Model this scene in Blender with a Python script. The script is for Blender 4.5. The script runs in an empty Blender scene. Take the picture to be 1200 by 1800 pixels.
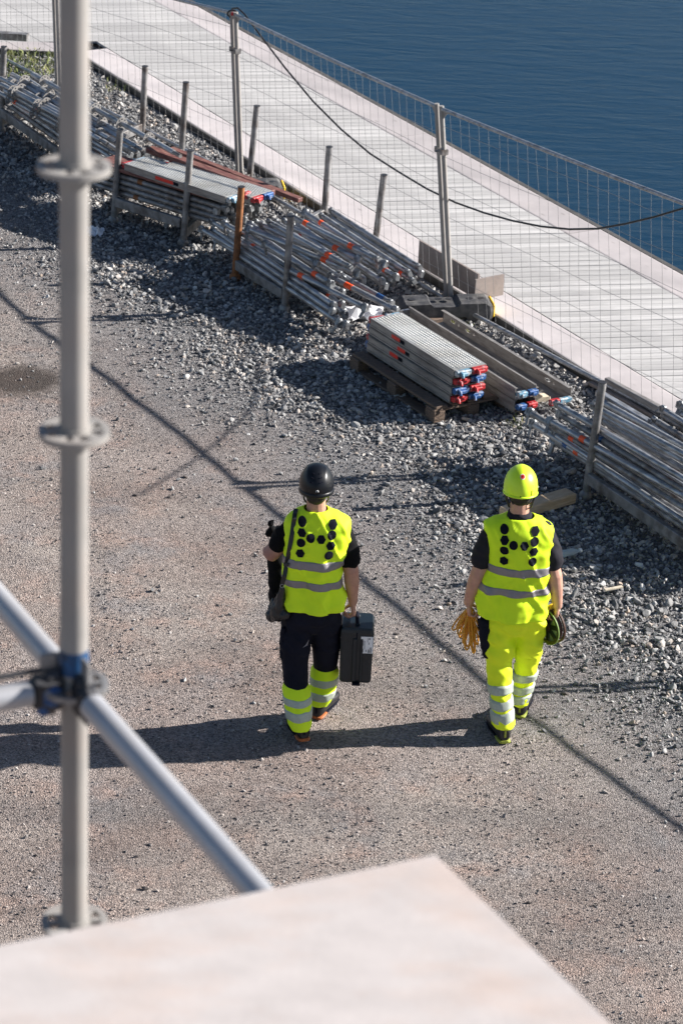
import bpy, math, random
import numpy as np
from mathutils import Vector, Matrix, noise as mn
R = math.radians
rnd = random.Random(7)
sc = bpy.context.scene
col = sc.collection

# ------------------------------------------------------------------ camera
CF, CTH, CRO, CH = 5000.0, R(25.1), R(2.5), 8.7        # focal length in photo pixels, pitch, roll, height
F_ = np.array([0, math.cos(CTH), -math.sin(CTH)])
_R = np.array([1., 0, 0]); _U = np.cross(_R, F_)
RR = _R*math.cos(CRO) + _U*math.sin(CRO)
UU = -_R*math.sin(CRO) + _U*math.cos(CRO)
CC = np.array([0, 0, CH])
cd = bpy.data.cameras.new('camera'); cam = bpy.data.objects.new('camera', cd); col.objects.link(cam)
m = Matrix.Identity(4)
for i in range(3):
    m[i][0] = RR[i]; m[i][1] = UU[i]; m[i][2] = -F_[i]; m[i][3] = CC[i]
cam.matrix_world = m
cd.sensor_fit = 'VERTICAL'; cd.sensor_height = 36; cd.sensor_width = 24; cd.lens = CF/1800*36
cd.clip_start = .1; cd.clip_end = 9000
cd.dof.use_dof = True; cd.dof.focus_distance = 18.0; cd.dof.aperture_fstop = 6.3
sc.camera = cam

# ------------------------------------------------------------------ light
SUN_EL, SUN_AZ = R(27.5), R(12)                         # azimuth from +x towards +y
w = bpy.data.worlds.new('World'); sc.world = w; w.use_nodes = True
nt = w.node_tree; bg = nt.nodes['Background']
sky = nt.nodes.new('ShaderNodeTexSky'); sky.sky_type = 'NISHITA'; sky.sun_disc = False
sky.sun_elevation = SUN_EL; sky.sun_rotation = R(90) - SUN_AZ
sky.air_density = .8; sky.dust_density = .6; sky.ozone_density = 1.0
nt.links.new(sky.outputs[0], bg.inputs[0]); bg.inputs[1].default_value = .05
sd = bpy.data.lights.new('sun', 'SUN'); sd.energy = 5.0; sd.angle = R(.5); sd.color = (1, .955, .90)
so = bpy.data.objects.new('sun', sd); col.objects.link(so)
sv = Vector((math.cos(SUN_EL)*math.cos(SUN_AZ), math.cos(SUN_EL)*math.sin(SUN_AZ), math.sin(SUN_EL)))
so.rotation_euler = sv.to_track_quat('Z', 'Y').to_euler(); so.location = sv*30
sc.view_settings.view_transform = 'Standard'; sc.view_settings.look = 'None'
sc.view_settings.gamma = 1; sc.view_settings.use_curve_mapping = False
sc.view_settings.exposure = 1.15

# ------------------------------------------------------------------ geometry helpers
def ray(x, y):
    d = F_*CF + RR*(x-600) + UU*(900-y)
    return d/np.linalg.norm(d)
def G(x, y, z=0.):                                       # where the line of sight of a photo point meets height z
    d = ray(x, y); return Vector(CC + d*(z-CC[2])/d[2])
def Yp(x, y, Y):                                         # where it meets the upright plane at distance Y
    d = ray(x, y); return Vector(CC + d*(Y/d[1]))
U2 = Vector((.505, -.863, 0)).normalized(); N2 = Vector((-U2.y, U2.x, 0))    # along the quay, towards the water
def S(s, t, z=0.): return U2*s + N2*t + Vector((0, 0, z))
def st(P): return P.dot(U2), P.dot(N2)

class MB:
    def __init__(s): s.v = []; s.f = []; s.m = []; s.sm = []
    def add(s, vs, fs, mi=0, smooth=False):
        o = len(s.v); s.v += [tuple(v) for v in vs]
        s.f += [tuple(i+o for i in f) for f in fs]; s.m += [mi]*len(fs); s.sm += [smooth]*len(fs)
        return s
    def box(s, c, size, rot=None, mi=0, ch=0.0):
        hx, hy, hz = [q/2 for q in size]
        M = rot if rot is not None else Matrix.Identity(3)
        c = Vector(c)
        if ch <= 0:
            vs = [c + M@Vector((x, y, z)) for x in (-hx, hx) for y in (-hy, hy) for z in (-hz, hz)]
            fs = [(0,1,3,2),(4,6,7,5),(0,4,5,1),(2,3,7,6),(0,2,6,4),(1,5,7,3)]
            return s.add(vs, fs, mi)
        vs = []; idx = {}
        for x in (-1, 1):
            for y in (-1, 1):
                for z in (-1, 1):
                    for a in range(3):
                        p = [x*(hx-ch), y*(hy-ch), z*(hz-ch)]; p[a] += (x, y, z)[a]*ch
                        idx[(x, y, z, a)] = len(vs); vs.append(c + M@Vector(p))
        fs = []
        def k(x, y, z, a): return idx[(x, y, z, a)]
        for a in range(3):
            b, d = (a+1) % 3, (a+2) % 3
            for sg in (-1, 1):
                q = []
                for (e, g) in ((-1,-1),(1,-1),(1,1),(-1,1)):
                    p = [0,0,0]; p[a] = sg; p[b] = e; p[d] = g; q.append(k(*p, a))
                fs.append(tuple(q) if sg > 0 else tuple(q[::-1]))
            for e in (-1, 1):
                for g in (-1, 1):
                    p = [0,0,0]; p[b] = e; p[d] = g
                    p1 = p[:]; p1[a] = -1; p2 = p[:]; p2[a] = 1
                    q = [k(*p1, b), k(*p2, b), k(*p2, d), k(*p1, d)]
                    fs.append(tuple(q) if e*g < 0 else tuple(q[::-1]))
        for x in (-1, 1):
            for y in (-1, 1):
                for z in (-1, 1):
                    q = [k(x,y,z,0), k(x,y,z,1), k(x,y,z,2)]
                    fs.append(tuple(q) if x*y*z > 0 else tuple(q[::-1]))
        return s.add(vs, fs, mi)
    def rings(s, rg, mi=0, cap=True, smooth=True, closed=False):
        n = len(rg[0]); vs = [p for r in rg for p in r]; fs = []
        K = len(rg)
        for i in range(K if closed else K-1):
            a = i*n; b = ((i+1) % K)*n
            for j in range(n):
                j2 = (j+1) % n
                fs.append((a+j, a+j2, b+j2, b+j))
        s.add(vs, fs, mi, smooth)
        if cap and not closed:
            s.add(rg[0], [tuple(range(n))[::-1]], mi); s.add(rg[-1], [tuple(range(n))], mi)
        return s
    def tube(s, pts, r, n=8, mi=0, cap=True, closed=False, sq=(1, 1), up=None):
        pts = [Vector(p) for p in pts]; K = len(pts)
        rs = r if isinstance(r, (list, tuple)) else [r]*K
        rg = []; prev = None
        for i, p in enumerate(pts):
            if closed: d = pts[(i+1) % K] - pts[i-1]
            else: d = pts[min(i+1, K-1)] - pts[max(i-1, 0)]
            d.normalize()
            if prev is None:
                a = up if up is not None else (Vector((0, 0, 1)) if abs(d.z) < .9 else Vector((1, 0, 0)))
                x = (a - d*a.dot(d)).normalized()
            else: x = (prev - d*prev.dot(d)).normalized()
            prev = x; y = d.cross(x)
            rg.append([p + (x*math.cos(2*math.pi*j/n)*sq[0] + y*math.sin(2*math.pi*j/n)*sq[1])*rs[i] for j in range(n)])
        return s.rings(rg, mi, cap, True, closed)
    def cyl(s, a, b, r, n=12, mi=0, r2=None):
        return s.tube([a, b], [r, r if r2 is None else r2], n, mi)
    def capsule(s, pts, rs, n=14, mi=0):                  # closed tapering limb with round ends
        pts = [Vector(p) for p in pts]
        a = (pts[0]-pts[1]).normalized(); b = (pts[-1]-pts[-2]).normalized()
        P = []; Q = []
        for th in (80, 55, 28): P.append(pts[0] + a*rs[0]*math.sin(R(th))); Q.append(rs[0]*math.cos(R(th)))
        P += pts; Q += list(rs)
        for th in (28, 55, 80): P.append(pts[-1] + b*rs[-1]*math.sin(R(th))); Q.append(rs[-1]*math.cos(R(th)))
        return s.tube(P, Q, n, mi)
    def ell(s, c, r, mi=0, n=16, k=10, rot=None):
        c = Vector(c); rg = []
        M = rot if rot is not None else Matrix.Identity(3)
        for i in range(k+1):
            ph = -math.pi/2 + math.pi*(i if 0 < i < k else (.06 if i == 0 else k-.06))/k
            rg.append([c + M@Vector((r[0]*math.cos(ph)*math.cos(2*math.pi*j/n), r[1]*math.cos(ph)*math.sin(2*math.pi*j/n), r[2]*math.sin(ph))) for j in range(n)])
        return s.rings(rg, mi)
    def mesh(s, name, mats, origin=None):
        me = bpy.data.meshes.new(name)
        v = s.v if origin is None else [(a-origin[0], b-origin[1], c-origin[2]) for a, b, c in s.v]
        me.from_pydata(v, [], s.f)
        for q in (mats if isinstance(mats, (list, tuple)) else [mats]): me.materials.append(q)
        me.polygons.foreach_set('material_index', s.m); me.polygons.foreach_set('use_smooth', s.sm)
        me.update(); return me
    def build(s, name, mats, parent=None, world=True):
        # vertices are world coordinates unless world=False; a child takes them relative to its unrotated parent
        org = None
        if parent is not None and world: org = wloc(parent)
        o = bpy.data.objects.new(name, s.mesh(name, mats, org)); col.objects.link(o)
        o.parent = parent
        return o
def wloc(o):
    v = Vector((0, 0, 0))
    while o is not None: v = v + Vector(o.location); o = o.parent
    return v
def tag(o, label=None, cat=None, group=None, kind=None):
    if label: o['label'] = label
    if cat: o['category'] = cat
    if group: o['group'] = group
    if kind: o['kind'] = kind
    return o
def thing(name, label, cat, loc=(0, 0, 0), group=None, kind=None):
    o = bpy.data.objects.new(name, None); o.empty_display_size = .1; col.objects.link(o); o.location = loc
    return tag(o, label, cat, group, kind)
def kids(o): return [c for c in bpy.data.objects if c.parent is o]
KID = {}
def copy_tree(o, parent=None, loc=None, rot=None, label=None, group=None):
    c = o.copy(); col.objects.link(c); c.parent = parent
    if loc is not None: c.location = loc
    if rot is not None: c.rotation_euler = rot
    if label: c['label'] = label
    if group: c['group'] = group
    if o.name not in KID: KID[o.name] = kids(o)
    for ch in KID[o.name]: copy_tree(ch, c)
    return c
def set_origin(o, P):
    me = o.data; P = Vector(P); me.transform(Matrix.Translation(-P)); o.location = P

# ------------------------------------------------------------------ materials
def mat(name, c, rough=.6, metal=0., var=.12, vs=8., bump=0., bs=60., c2=None, c2s=3., c2t=(.45, .65), spec=.5, stretch=None, sheen=0.):
    M = bpy.data.materials.new(name); M.use_nodes = True; t = M.node_tree; N = t.nodes; L = t.links
    b = N['Principled BSDF']; b.inputs['Roughness'].default_value = rough; b.inputs['Metallic'].default_value = metal
    b.inputs['Specular IOR Level'].default_value = spec
    tc = N.new('ShaderNodeTexCoord'); src = tc.outputs['Object']
    if stretch:
        mp = N.new('ShaderNodeMapping'); mp.inputs['Scale'].default_value = stretch; L.new(src, mp.inputs[0]); src = mp.outputs[0]
    n = N.new('ShaderNodeTexNoise'); n.inputs['Scale'].default_value = vs; n.inputs['Detail'].default_value = 6; L.new(src, n.inputs['Vector'])
    mx = N.new('ShaderNodeMix'); mx.data_type = 'RGBA'; mx.blend_type = 'MULTIPLY'; mx.inputs[0].default_value = 1
    rp = N.new('ShaderNodeMapRange'); rp.inputs[1].default_value = .3; rp.inputs[2].default_value = .7
    rp.inputs[3].default_value = 1-var; rp.inputs[4].default_value = 1+var; L.new(n.outputs[0], rp.inputs[0])
    cb = N.new('ShaderNodeRGB'); cb.outputs[0].default_value = (*c, 1)
    base = cb.outputs[0]
    if c2:
        n2 = N.new('ShaderNodeTexNoise'); n2.inputs['Scale'].default_value = c2s; n2.inputs['Detail'].default_value = 8; n2.inputs['Roughness'].default_value = .65
        L.new(src, n2.inputs['Vector'])
        r2 = N.new('ShaderNodeMapRange'); r2.inputs[1].default_value = c2t[0]; r2.inputs[2].default_value = c2t[1]; L.new(n2.outputs[0], r2.inputs[0])
        m2 = N.new('ShaderNodeMix'); m2.data_type = 'RGBA'; L.new(r2.outputs[0], m2.inputs[0]); L.new(base, m2.inputs[6]); m2.inputs[7].default_value = (*c2, 1)
        base = m2.outputs[2]
    L.new(base, mx.inputs[6]); L.new(rp.outputs[0], mx.inputs[7]); L.new(mx.outputs[2], b.inputs['Base Color'])
    if bump > 0:
        nb = N.new('ShaderNodeTexNoise'); nb.inputs['Scale'].default_value = bs; nb.inputs['Detail'].default_value = 5; L.new(src, nb.inputs['Vector'])
        bp = N.new('ShaderNodeBump'); bp.inputs['Strength'].default_value = 1; bp.inputs['Distance'].default_value = bump
        L.new(nb.outputs[0], bp.inputs['Height']); L.new(bp.outputs[0], b.inputs['Normal'])
    return M
X = {}
X['galv'] = mat('galvanised', (.42, .43, .45), .36, .55, .28, 14, c2=(.17, .165, .16), c2s=6, c2t=(.45, .7), stretch=(1, 4, 4))
X['galvd'] = mat('weathered_galvanised', (.27, .265, .265), .5, .4, .3, 14, c2=(.12, .10, .09), c2s=6)
X['pole'] = mat('pale_zinc', (.31, .295, .28), .62, .08, .14, 12, c2=(.25, .22, .20), c2s=6, c2t=(.45, .75))
X['wire'] = mat('mesh_wire', (.24, .24, .245), .5, .3, .1, 20)
X['ledger'] = mat('bright_galvanised', (.46, .46, .48), .42, .35, .12, 10, c2=(.38, .36, .35), c2s=5, c2t=(.5, .75))
X['rust'] = mat('rusty_steel', (.30, .12, .045), .85, .1, .3, 20, c2=(.12, .06, .035), c2s=9)
X['dark'] = mat('dark_iron', (.05, .05, .055), .5, .5, .3, 20)
X['wedge'] = mat('cast_wedge', (.30, .31, .32), .5, .5, .35, 30, c2=(.09, .09, .1), c2s=18)
X['orange'] = mat('orange_tape', (.90, .10, .02), .5, 0, .12, 30)
X['blue'] = mat('blue_paint', (.02, .085, .25), .5, .1, .3, 30, c2=(.3, .32, .35), c2s=26, c2t=(.55, .62))
X['red'] = mat('red_paint', (.40, .02, .025), .5, .1, .25, 30, c2=(.35, .33, .33), c2s=26, c2t=(.58, .64))
X['lblue'] = mat('light_blue_paint', (.10, .25, .36), .5, .1, .25, 30, c2=(.42, .42, .42), c2s=24, c2t=(.46, .54))
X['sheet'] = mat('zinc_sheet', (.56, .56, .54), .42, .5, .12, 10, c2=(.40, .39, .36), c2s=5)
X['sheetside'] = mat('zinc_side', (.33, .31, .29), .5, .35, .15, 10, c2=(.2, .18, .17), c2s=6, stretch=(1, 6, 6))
X['sticker'] = mat('red_sticker', (.75, .035, .02), .5, 0, .08, 30)
X['pallet'] = mat('old_pallet_wood', (.16, .11, .08), .85, 0, .35, 8, .002, 40, c2=(.08, .06, .05), c2s=9, stretch=(2, 14, 14))
X['beamwood'] = mat('fresh_timber', (.62, .45, .29), .7, 0, .14, 6, .001, 30, stretch=(2, 22, 22), c2=(.52, .34, .19), c2s=4)
X['redwood'] = mat('red_brown_board', (.13, .045, .04), .7, 0, .3, 8, c2=(.24, .13, .10), c2s=5, stretch=(2, 10, 10))
X['panelwood'] = mat('brown_panel', (.26, .22, .20), .8, 0, .12, 25, c2=(.20, .165, .15), c2s=6)
X['rubber'] = mat('black_plastic_block', (.045, .045, .05), .7, 0, .3, 20, .003, 40, c2=(.12, .115, .11), c2s=7)
X['yellow'] = mat('yellow_plastic', (.80, .48, .02), .5, 0, .1, 20)
X['black'] = mat('black_sheath', (.012, .012, .014), .45)
X['edge'] = mat('steel_edging', (.10, .095, .09), .7, .3, .3, 9)
X['plastic'] = mat('crumpled_plastic', (.72, .72, .74), .25, 0, .1, 10)
X['card'] = mat('pale_cardboard', (.62, .54, .42), .8, 0, .12, 10)
X['ply'] = mat('pale_plywood', (.47, .43, .415), .7, 0, .07, 9, .0006, 60, c2=(.47, .395, .36), c2s=2.6, c2t=(.45, .62), stretch=(1, 2, 1))

# people
X['skin'] = mat('skin', (.50, .27, .19), .55, 0, .10, 25, .0006, 90, c2=(.42, .19, .14), c2s=9)
X['skin2'] = mat('fair_skin', (.54, .30, .22), .55, 0, .10, 25, .0006, 90, c2=(.52, .25, .19), c2s=9)
X['hair'] = mat('dark_hair', (.018, .013, .010), .6, 0, .4, 60, .002, 200)
X['hivis'] = mat('hi_vis_yellow', (.72, 1.0, .012), .75, 0, .04, 12, .0012, 26)
X['hivis2'] = mat('hi_vis_trouser_yellow', (.84, 1.0, .014), .75, 0, .05, 12, .0015, 22)
X['refl'] = mat('grey_reflective', (.25, .23, .245), .45, .2, .08, 40)
X['refl2'] = mat('perforated_reflective', (.42, .47, .40), .5, .1, .10, 90)
X['print'] = mat('black_print', (.005, .006, .014), .8, spec=.15)
X['tee'] = mat('black_cotton', (.004, .004, .005), .85, 0, .2, 12, .002, 25, spec=.15)
X['tee2'] = mat('charcoal_cotton', (.020, .019, .025), .85, 0, .2, 12, .002, 25, spec=.2)
X['navy'] = mat('navy_canvas', (.006, .007, .016), .8, 0, .25, 12, .003, 20, spec=.2)
X['shoe'] = mat('black_shoe', (.014, .014, .016), .45, 0, .3, 30, .001, 60)
X['soleo'] = mat('orange_sole', (.42, .12, .03), .6)
X['soley'] = mat('yellow_sole', (.30, .34, .04), .6)
X['helmb'] = mat('glossy_black_shell', (.006, .007, .010), .34, 0, .1, 10, spec=.35)
X['helmy'] = mat('yellow_green_shell', (.66, .93, .03), .38, 0, .03, 8)
X['white'] = mat('white_print', (.8, .8, .8), .5)
X['sgreen'] = mat('sticker_red', (.60, .02, .01), .4)
X['nylon'] = mat('black_nylon', (.016, .016, .019), .38, 0, .3, 14, .006, 18)
X['case'] = mat('dark_blue_case', (.005, .011, .017), .42, 0, .15, 20, .0005, 120)
X['ocable'] = mat('orange_cable', (.70, .31, .02), .45, 0, .12, 30)
X['reelg'] = mat('dark_green_reel', (.006, .016, .008), .4)
X['paleg'] = mat('reel_rim_and_vest_reflection', (.26, .38, .12), .5)  # pale rim, and the vest's reflected colour painted into the reel openings
X['brown'] = mat('brown_winding', (.07, .03, .02), .6)

def ground_mat():
    M = bpy.data.materials.new('gravel_ground'); M.use_nodes = True; t = M.node_tree; N = t.nodes; L = t.links
    b = N['Principled BSDF']; b.inputs['Roughness'].default_value = .95; b.inputs['Specular IOR Level'].default_value = .15
    tc = N.new('ShaderNodeTexCoord'); P = tc.outputs['Object']
    def nz(s, d=5, r=.6):
        n = N.new('ShaderNodeTexNoise'); n.inputs['Scale'].default_value = s; n.inputs['Detail'].default_value = d; n.inputs['Roughness'].default_value = r
        L.new(P, n.inputs['Vector']); return n.outputs[0]
    def mr(x, a, b_, c=0., d=1.):
        q = N.new('ShaderNodeMapRange'); q.inputs[1].default_value = a; q.inputs[2].default_value = b_; q.inputs[3].default_value = c; q.inputs[4].default_value = d
        L.new(x, q.inputs[0]); return q.outputs[0]
    def mix(f, a, b_, mode='MIX'):
        q = N.new('ShaderNodeMix'); q.data_type = 'RGBA'; q.blend_type = mode
        if hasattr(f, 'links'): L.new(f, q.inputs[0])
        else: q.inputs[0].default_value = f
        for i, v in ((6, a), (7, b_)):
            if hasattr(v, 'links'): L.new(v, q.inputs[i])
            else: q.inputs[i].default_value = (*v, 1)
        return q.outputs[2]
    c = mix(mr(nz(.55, 4), .38, .62), (.245, .200, .180), (.345, .305, .278))
    c = mix(mr(nz(1.7, 5), .50, .68, 0, .75), c, (.25, .242, .245))
    c = mix(mr(nz(3.2, 5), .50, .68, 0, .75), c, (.37, .275, .235))
    mpg = N.new('ShaderNodeMapping'); mpg.vector_type = 'POINT'; mpg.inputs['Rotation'].default_value = (0, 0, R(59.7)); mpg.inputs['Scale'].default_value = (.22, 1.5, 1); L.new(P, mpg.inputs[0])
    nt_ = N.new('ShaderNodeTexNoise'); nt_.inputs['Scale'].default_value = 1.0; nt_.inputs['Detail'].default_value = 6; L.new(mpg.outputs[0], nt_.inputs['Vector'])
    c = mix(mr(nt_.outputs[0], .50, .66, 0, .8), c, (.335, .290, .268))
    c = mix(mr(nt_.outputs[0], .34, .47, .6, 0), c, (.18, .168, .163))
    # bluish crushed stone towards the quay: follows the distance across the yard
    vd = N.new('ShaderNodeVectorMath'); vd.operation = 'DOT_PRODUCT'; vd.inputs[1].default_value = tuple(N2); L.new(P, vd.inputs[0])
    ad = N.new('ShaderNodeMath'); ad.operation = 'MULTIPLY_ADD'; L.new(nz(.9, 4), ad.inputs[0]); ad.inputs[1].default_value = 1.6; L.new(vd.outputs['Value'], ad.inputs[2])
    c = mix(mr(ad.outputs[0], 9.0, 10.7), c, (.20, .20, .205))
    vo = N.new('ShaderNodeTexVoronoi'); vo.inputs['Scale'].default_value = 95; L.new(P, vo.inputs['Vector'])
    hs = N.new('ShaderNodeSeparateColor'); L.new(vo.outputs['Color'], hs.inputs[0])
    c = mix(1.0, c, mix(hs.outputs[0], (.52, .50, .50), (1.42, 1.40, 1.38)), 'MULTIPLY')
    c = mix(mr(nz(160, 3), .36, .46, .55, 0), c, (.06, .055, .055))
    # dark patch with a ragged edge in the ground colour
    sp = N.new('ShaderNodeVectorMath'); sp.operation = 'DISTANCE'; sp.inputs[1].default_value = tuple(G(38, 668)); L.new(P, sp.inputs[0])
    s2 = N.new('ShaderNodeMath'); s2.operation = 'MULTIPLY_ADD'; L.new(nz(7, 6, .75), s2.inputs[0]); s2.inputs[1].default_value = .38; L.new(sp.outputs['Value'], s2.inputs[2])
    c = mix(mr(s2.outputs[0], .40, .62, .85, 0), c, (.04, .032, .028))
    L.new(c, b.inputs['Base Color'])
    h1 = N.new('ShaderNodeMath'); h1.operation = 'MULTIPLY_ADD'; L.new(vo.outputs['Distance'], h1.inputs[0]); h1.inputs[1].default_value = -.7; L.new(nz(60, 6, .7), h1.inputs[2])
    bp = N.new('ShaderNodeBump'); bp.inputs['Distance'].default_value = .012; bp.inputs['Strength'].default_value = 1
    L.new(h1.outputs[0], bp.inputs['Height']); L.new(bp.outputs[0], b.inputs['Normal'])
    return M
def stone_mat(name, ramp, rough=.85):
    M = bpy.data.materials.new(name); M.use_nodes = True; t = M.node_tree; N = t.nodes; L = t.links
    b = N['Principled BSDF']; b.inputs['Roughness'].default_value = rough; b.inputs['Specular IOR Level'].default_value = .3
    oi = N.new('ShaderNodeObjectInfo'); cr = N.new('ShaderNodeValToRGB'); L.new(oi.outputs['Random'], cr.inputs[0])
    e = cr.color_ramp.elements
    e[0].position = ramp[0][0]; e[0].color = (*ramp[0][1], 1); e[1].position = ramp[-1][0]; e[1].color = (*ramp[-1][1], 1)
    for p, c in ramp[1:-1]:
        q = e.new(p); q.color = (*c, 1)
    tc = N.new('ShaderNodeTexCoord'); n = N.new('ShaderNodeTexNoise'); n.inputs['Scale'].default_value = 3; n.inputs['Detail'].default_value = 5; L.new(tc.outputs['Object'], n.inputs[0])
    mp = N.new('ShaderNodeMapRange'); mp.inputs[1].default_value = .3; mp.inputs[2].default_value = .7; mp.inputs[3].default_value = .75; mp.inputs[4].default_value = 1.25; L.new(n.outputs[0], mp.inputs[0])
    mx = N.new('ShaderNodeMix'); mx.data_type = 'RGBA'; mx.blend_type = 'MULTIPLY'; mx.inputs[0].default_value = 1
    L.new(cr.outputs[0], mx.inputs[6]); L.new(mp.outputs[0], mx.inputs[7]); L.new(mx.outputs[2], b.inputs['Base Color'])
    return M
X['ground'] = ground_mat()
X['stone'] = stone_mat('crushed_stone', [(0, (.06, .062, .068)), (.3, (.165, .164, .166)), (.6, (.285, .28, .276)), (.85, (.40, .395, .385)), (.93, (.40, .32, .26)), (1, (.62, .61, .59))])
X['grit'] = stone_mat('yard_grit', [(0, (.06, .057, .058)), (.2, (.16, .148, .143)), (.55, (.275, .240, .224)), (.88, (.36, .318, .292)), (1, (.48, .45, .43))])

def plank_mat(name, c, c2, gr):
    M = mat(name, c, .75, 0, .10, 3.0, .0012, 30, c2=c2, c2s=2.2, c2t=(.4, .7), stretch=gr)
    t = M.node_tree; N = t.nodes; L = t.links; b = N['Principled BSDF']
    # per-board tone and small dark knots
    src = b.inputs['Base Color'].links[0].from_socket
    oi = N.new('ShaderNodeObjectInfo'); mp = N.new('ShaderNodeMapRange'); mp.inputs[3].default_value = .82; mp.inputs[4].default_value = 1.10
    L.new(oi.outputs['Random'], mp.inputs[0])
    mx = N.new('ShaderNodeMix'); mx.data_type = 'RGBA'; mx.blend_type = 'MULTIPLY'; mx.inputs[0].default_value = 1
    L.new(src, mx.inputs[6]); L.new(mp.outputs[0], mx.inputs[7])
    tc = N.new('ShaderNodeTexCoord'); m2 = N.new('ShaderNodeMapping'); m2.inputs['Scale'].default_value = (2.0, 6.0, 1); L.new(tc.outputs['Object'], m2.inputs[0])
    vo = N.new('ShaderNodeTexVoronoi'); vo.inputs['Scale'].default_value = 1.6; L.new(m2.outputs[0], vo.inputs['Vector'])
    q = N.new('ShaderNodeMapRange'); q.inputs[1].default_value = .06; q.inputs[2].default_value = .14; q.inputs[3].default_value = .7; q.inputs[4].default_value = 0; L.new(vo.outputs['Distance'], q.inputs[0])
    m3 = N.new('ShaderNodeMix'); m3.data_type = 'RGBA'; L.new(q.outputs[0], m3.inputs[0]); L.new(mx.outputs[2], m3.inputs[6]); m3.inputs[7].default_value = (.22, .20, .19, 1)
    L.new(m3.outputs[2], b.inputs['Base Color'])
    return M
X['deck'] = plank_mat('silvered_deck_board', (.395, .385, .38), (.50, .485, .47), (1.2, 14, 1))
X['border'] = plank_mat('pinkish_edge_board', (.43, .395, .395), (.50, .455, .45), (1, 1, 1))

def water_mat():
    M = bpy.data.materials.new('sea_water'); M.use_nodes = True; t = M.node_tree; N = t.nodes; L = t.links
    b = N['Principled BSDF']; b.inputs['Base Color'].default_value = (.004, .028, .060, 1); b.inputs['Roughness'].default_value = .22; b.inputs['IOR'].default_value = 1.33; b.inputs['Specular IOR Level'].default_value = .22
    tc = N.new('ShaderNodeTexCoord'); mp = N.new('ShaderNodeMapping'); mp.inputs['Scale'].default_value = (.45, 1.6, 1); mp.inputs['Rotation'].default_value = (0, 0, R(-4)); L.new(tc.outputs['Object'], mp.inputs[0])
    n = N.new('ShaderNodeTexNoise'); n.inputs['Scale'].default_value = 3.2; n.inputs['Detail'].default_value = 7; n.inputs['Roughness'].default_value = .6; n.inputs['Distortion'].default_value = .6; L.new(mp.outputs[0], n.inputs[0])
    bp = N.new('ShaderNodeBump'); bp.inputs['Distance'].default_value = .022; bp.inputs['Strength'].default_value = .8; L.new(n.outputs[0], bp.inputs['Height']); L.new(bp.outputs[0], b.inputs['Normal'])
    return M
X['water'] = water_mat()

# ------------------------------------------------------------------ ground, gravel, water
def hgt(x, y):
    v = mn.noise(Vector((x*.7, y*.7, 0)))*.016 + mn.noise(Vector((x*2.6, y*2.6, 3)))*.008
    t = Vector((x, y, 0)).dot(N2)
    return v*(1 if t < 12 else max(0, (12.38-t)/.38)) - .006
b = MB(); ns, ntt = 250, 230
s0, s1, t0, t1 = -33., -6., -1.5, 12.40
vs = []
for i in range(ns+1):
    for j in range(ntt+1):
        p = S(s0+(s1-s0)*i/ns, t0+(t1-t0)*j/ntt); vs.append((p.x, p.y, hgt(p.x, p.y)))
b.add(vs, [(i*(ntt+1)+j, i*(ntt+1)+j+1, (i+1)*(ntt+1)+j+1, (i+1)*(ntt+1)+j)[::-1] for i in range(ns) for j in range(ntt)], 0, True)
zz = -.04
b.add([S(-4000, -4000, zz), S(4000, -4000, zz), S(4000, 12.4, zz), S(-4000, 12.4, zz)], [(0, 1, 2, 3)])
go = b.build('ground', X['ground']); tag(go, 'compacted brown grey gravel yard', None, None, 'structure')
b = MB(); b.add([S(-4000, 12.6, -1.1), S(4000, 12.6, -1.1), S(4000, 5000, -1.1), S(-4000, 5000, -1.1)], [(0, 1, 2, 3)])
tag(b.build('water', X['water']), 'dark blue sea water beyond the boardwalk', None, None, 'structure')

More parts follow.
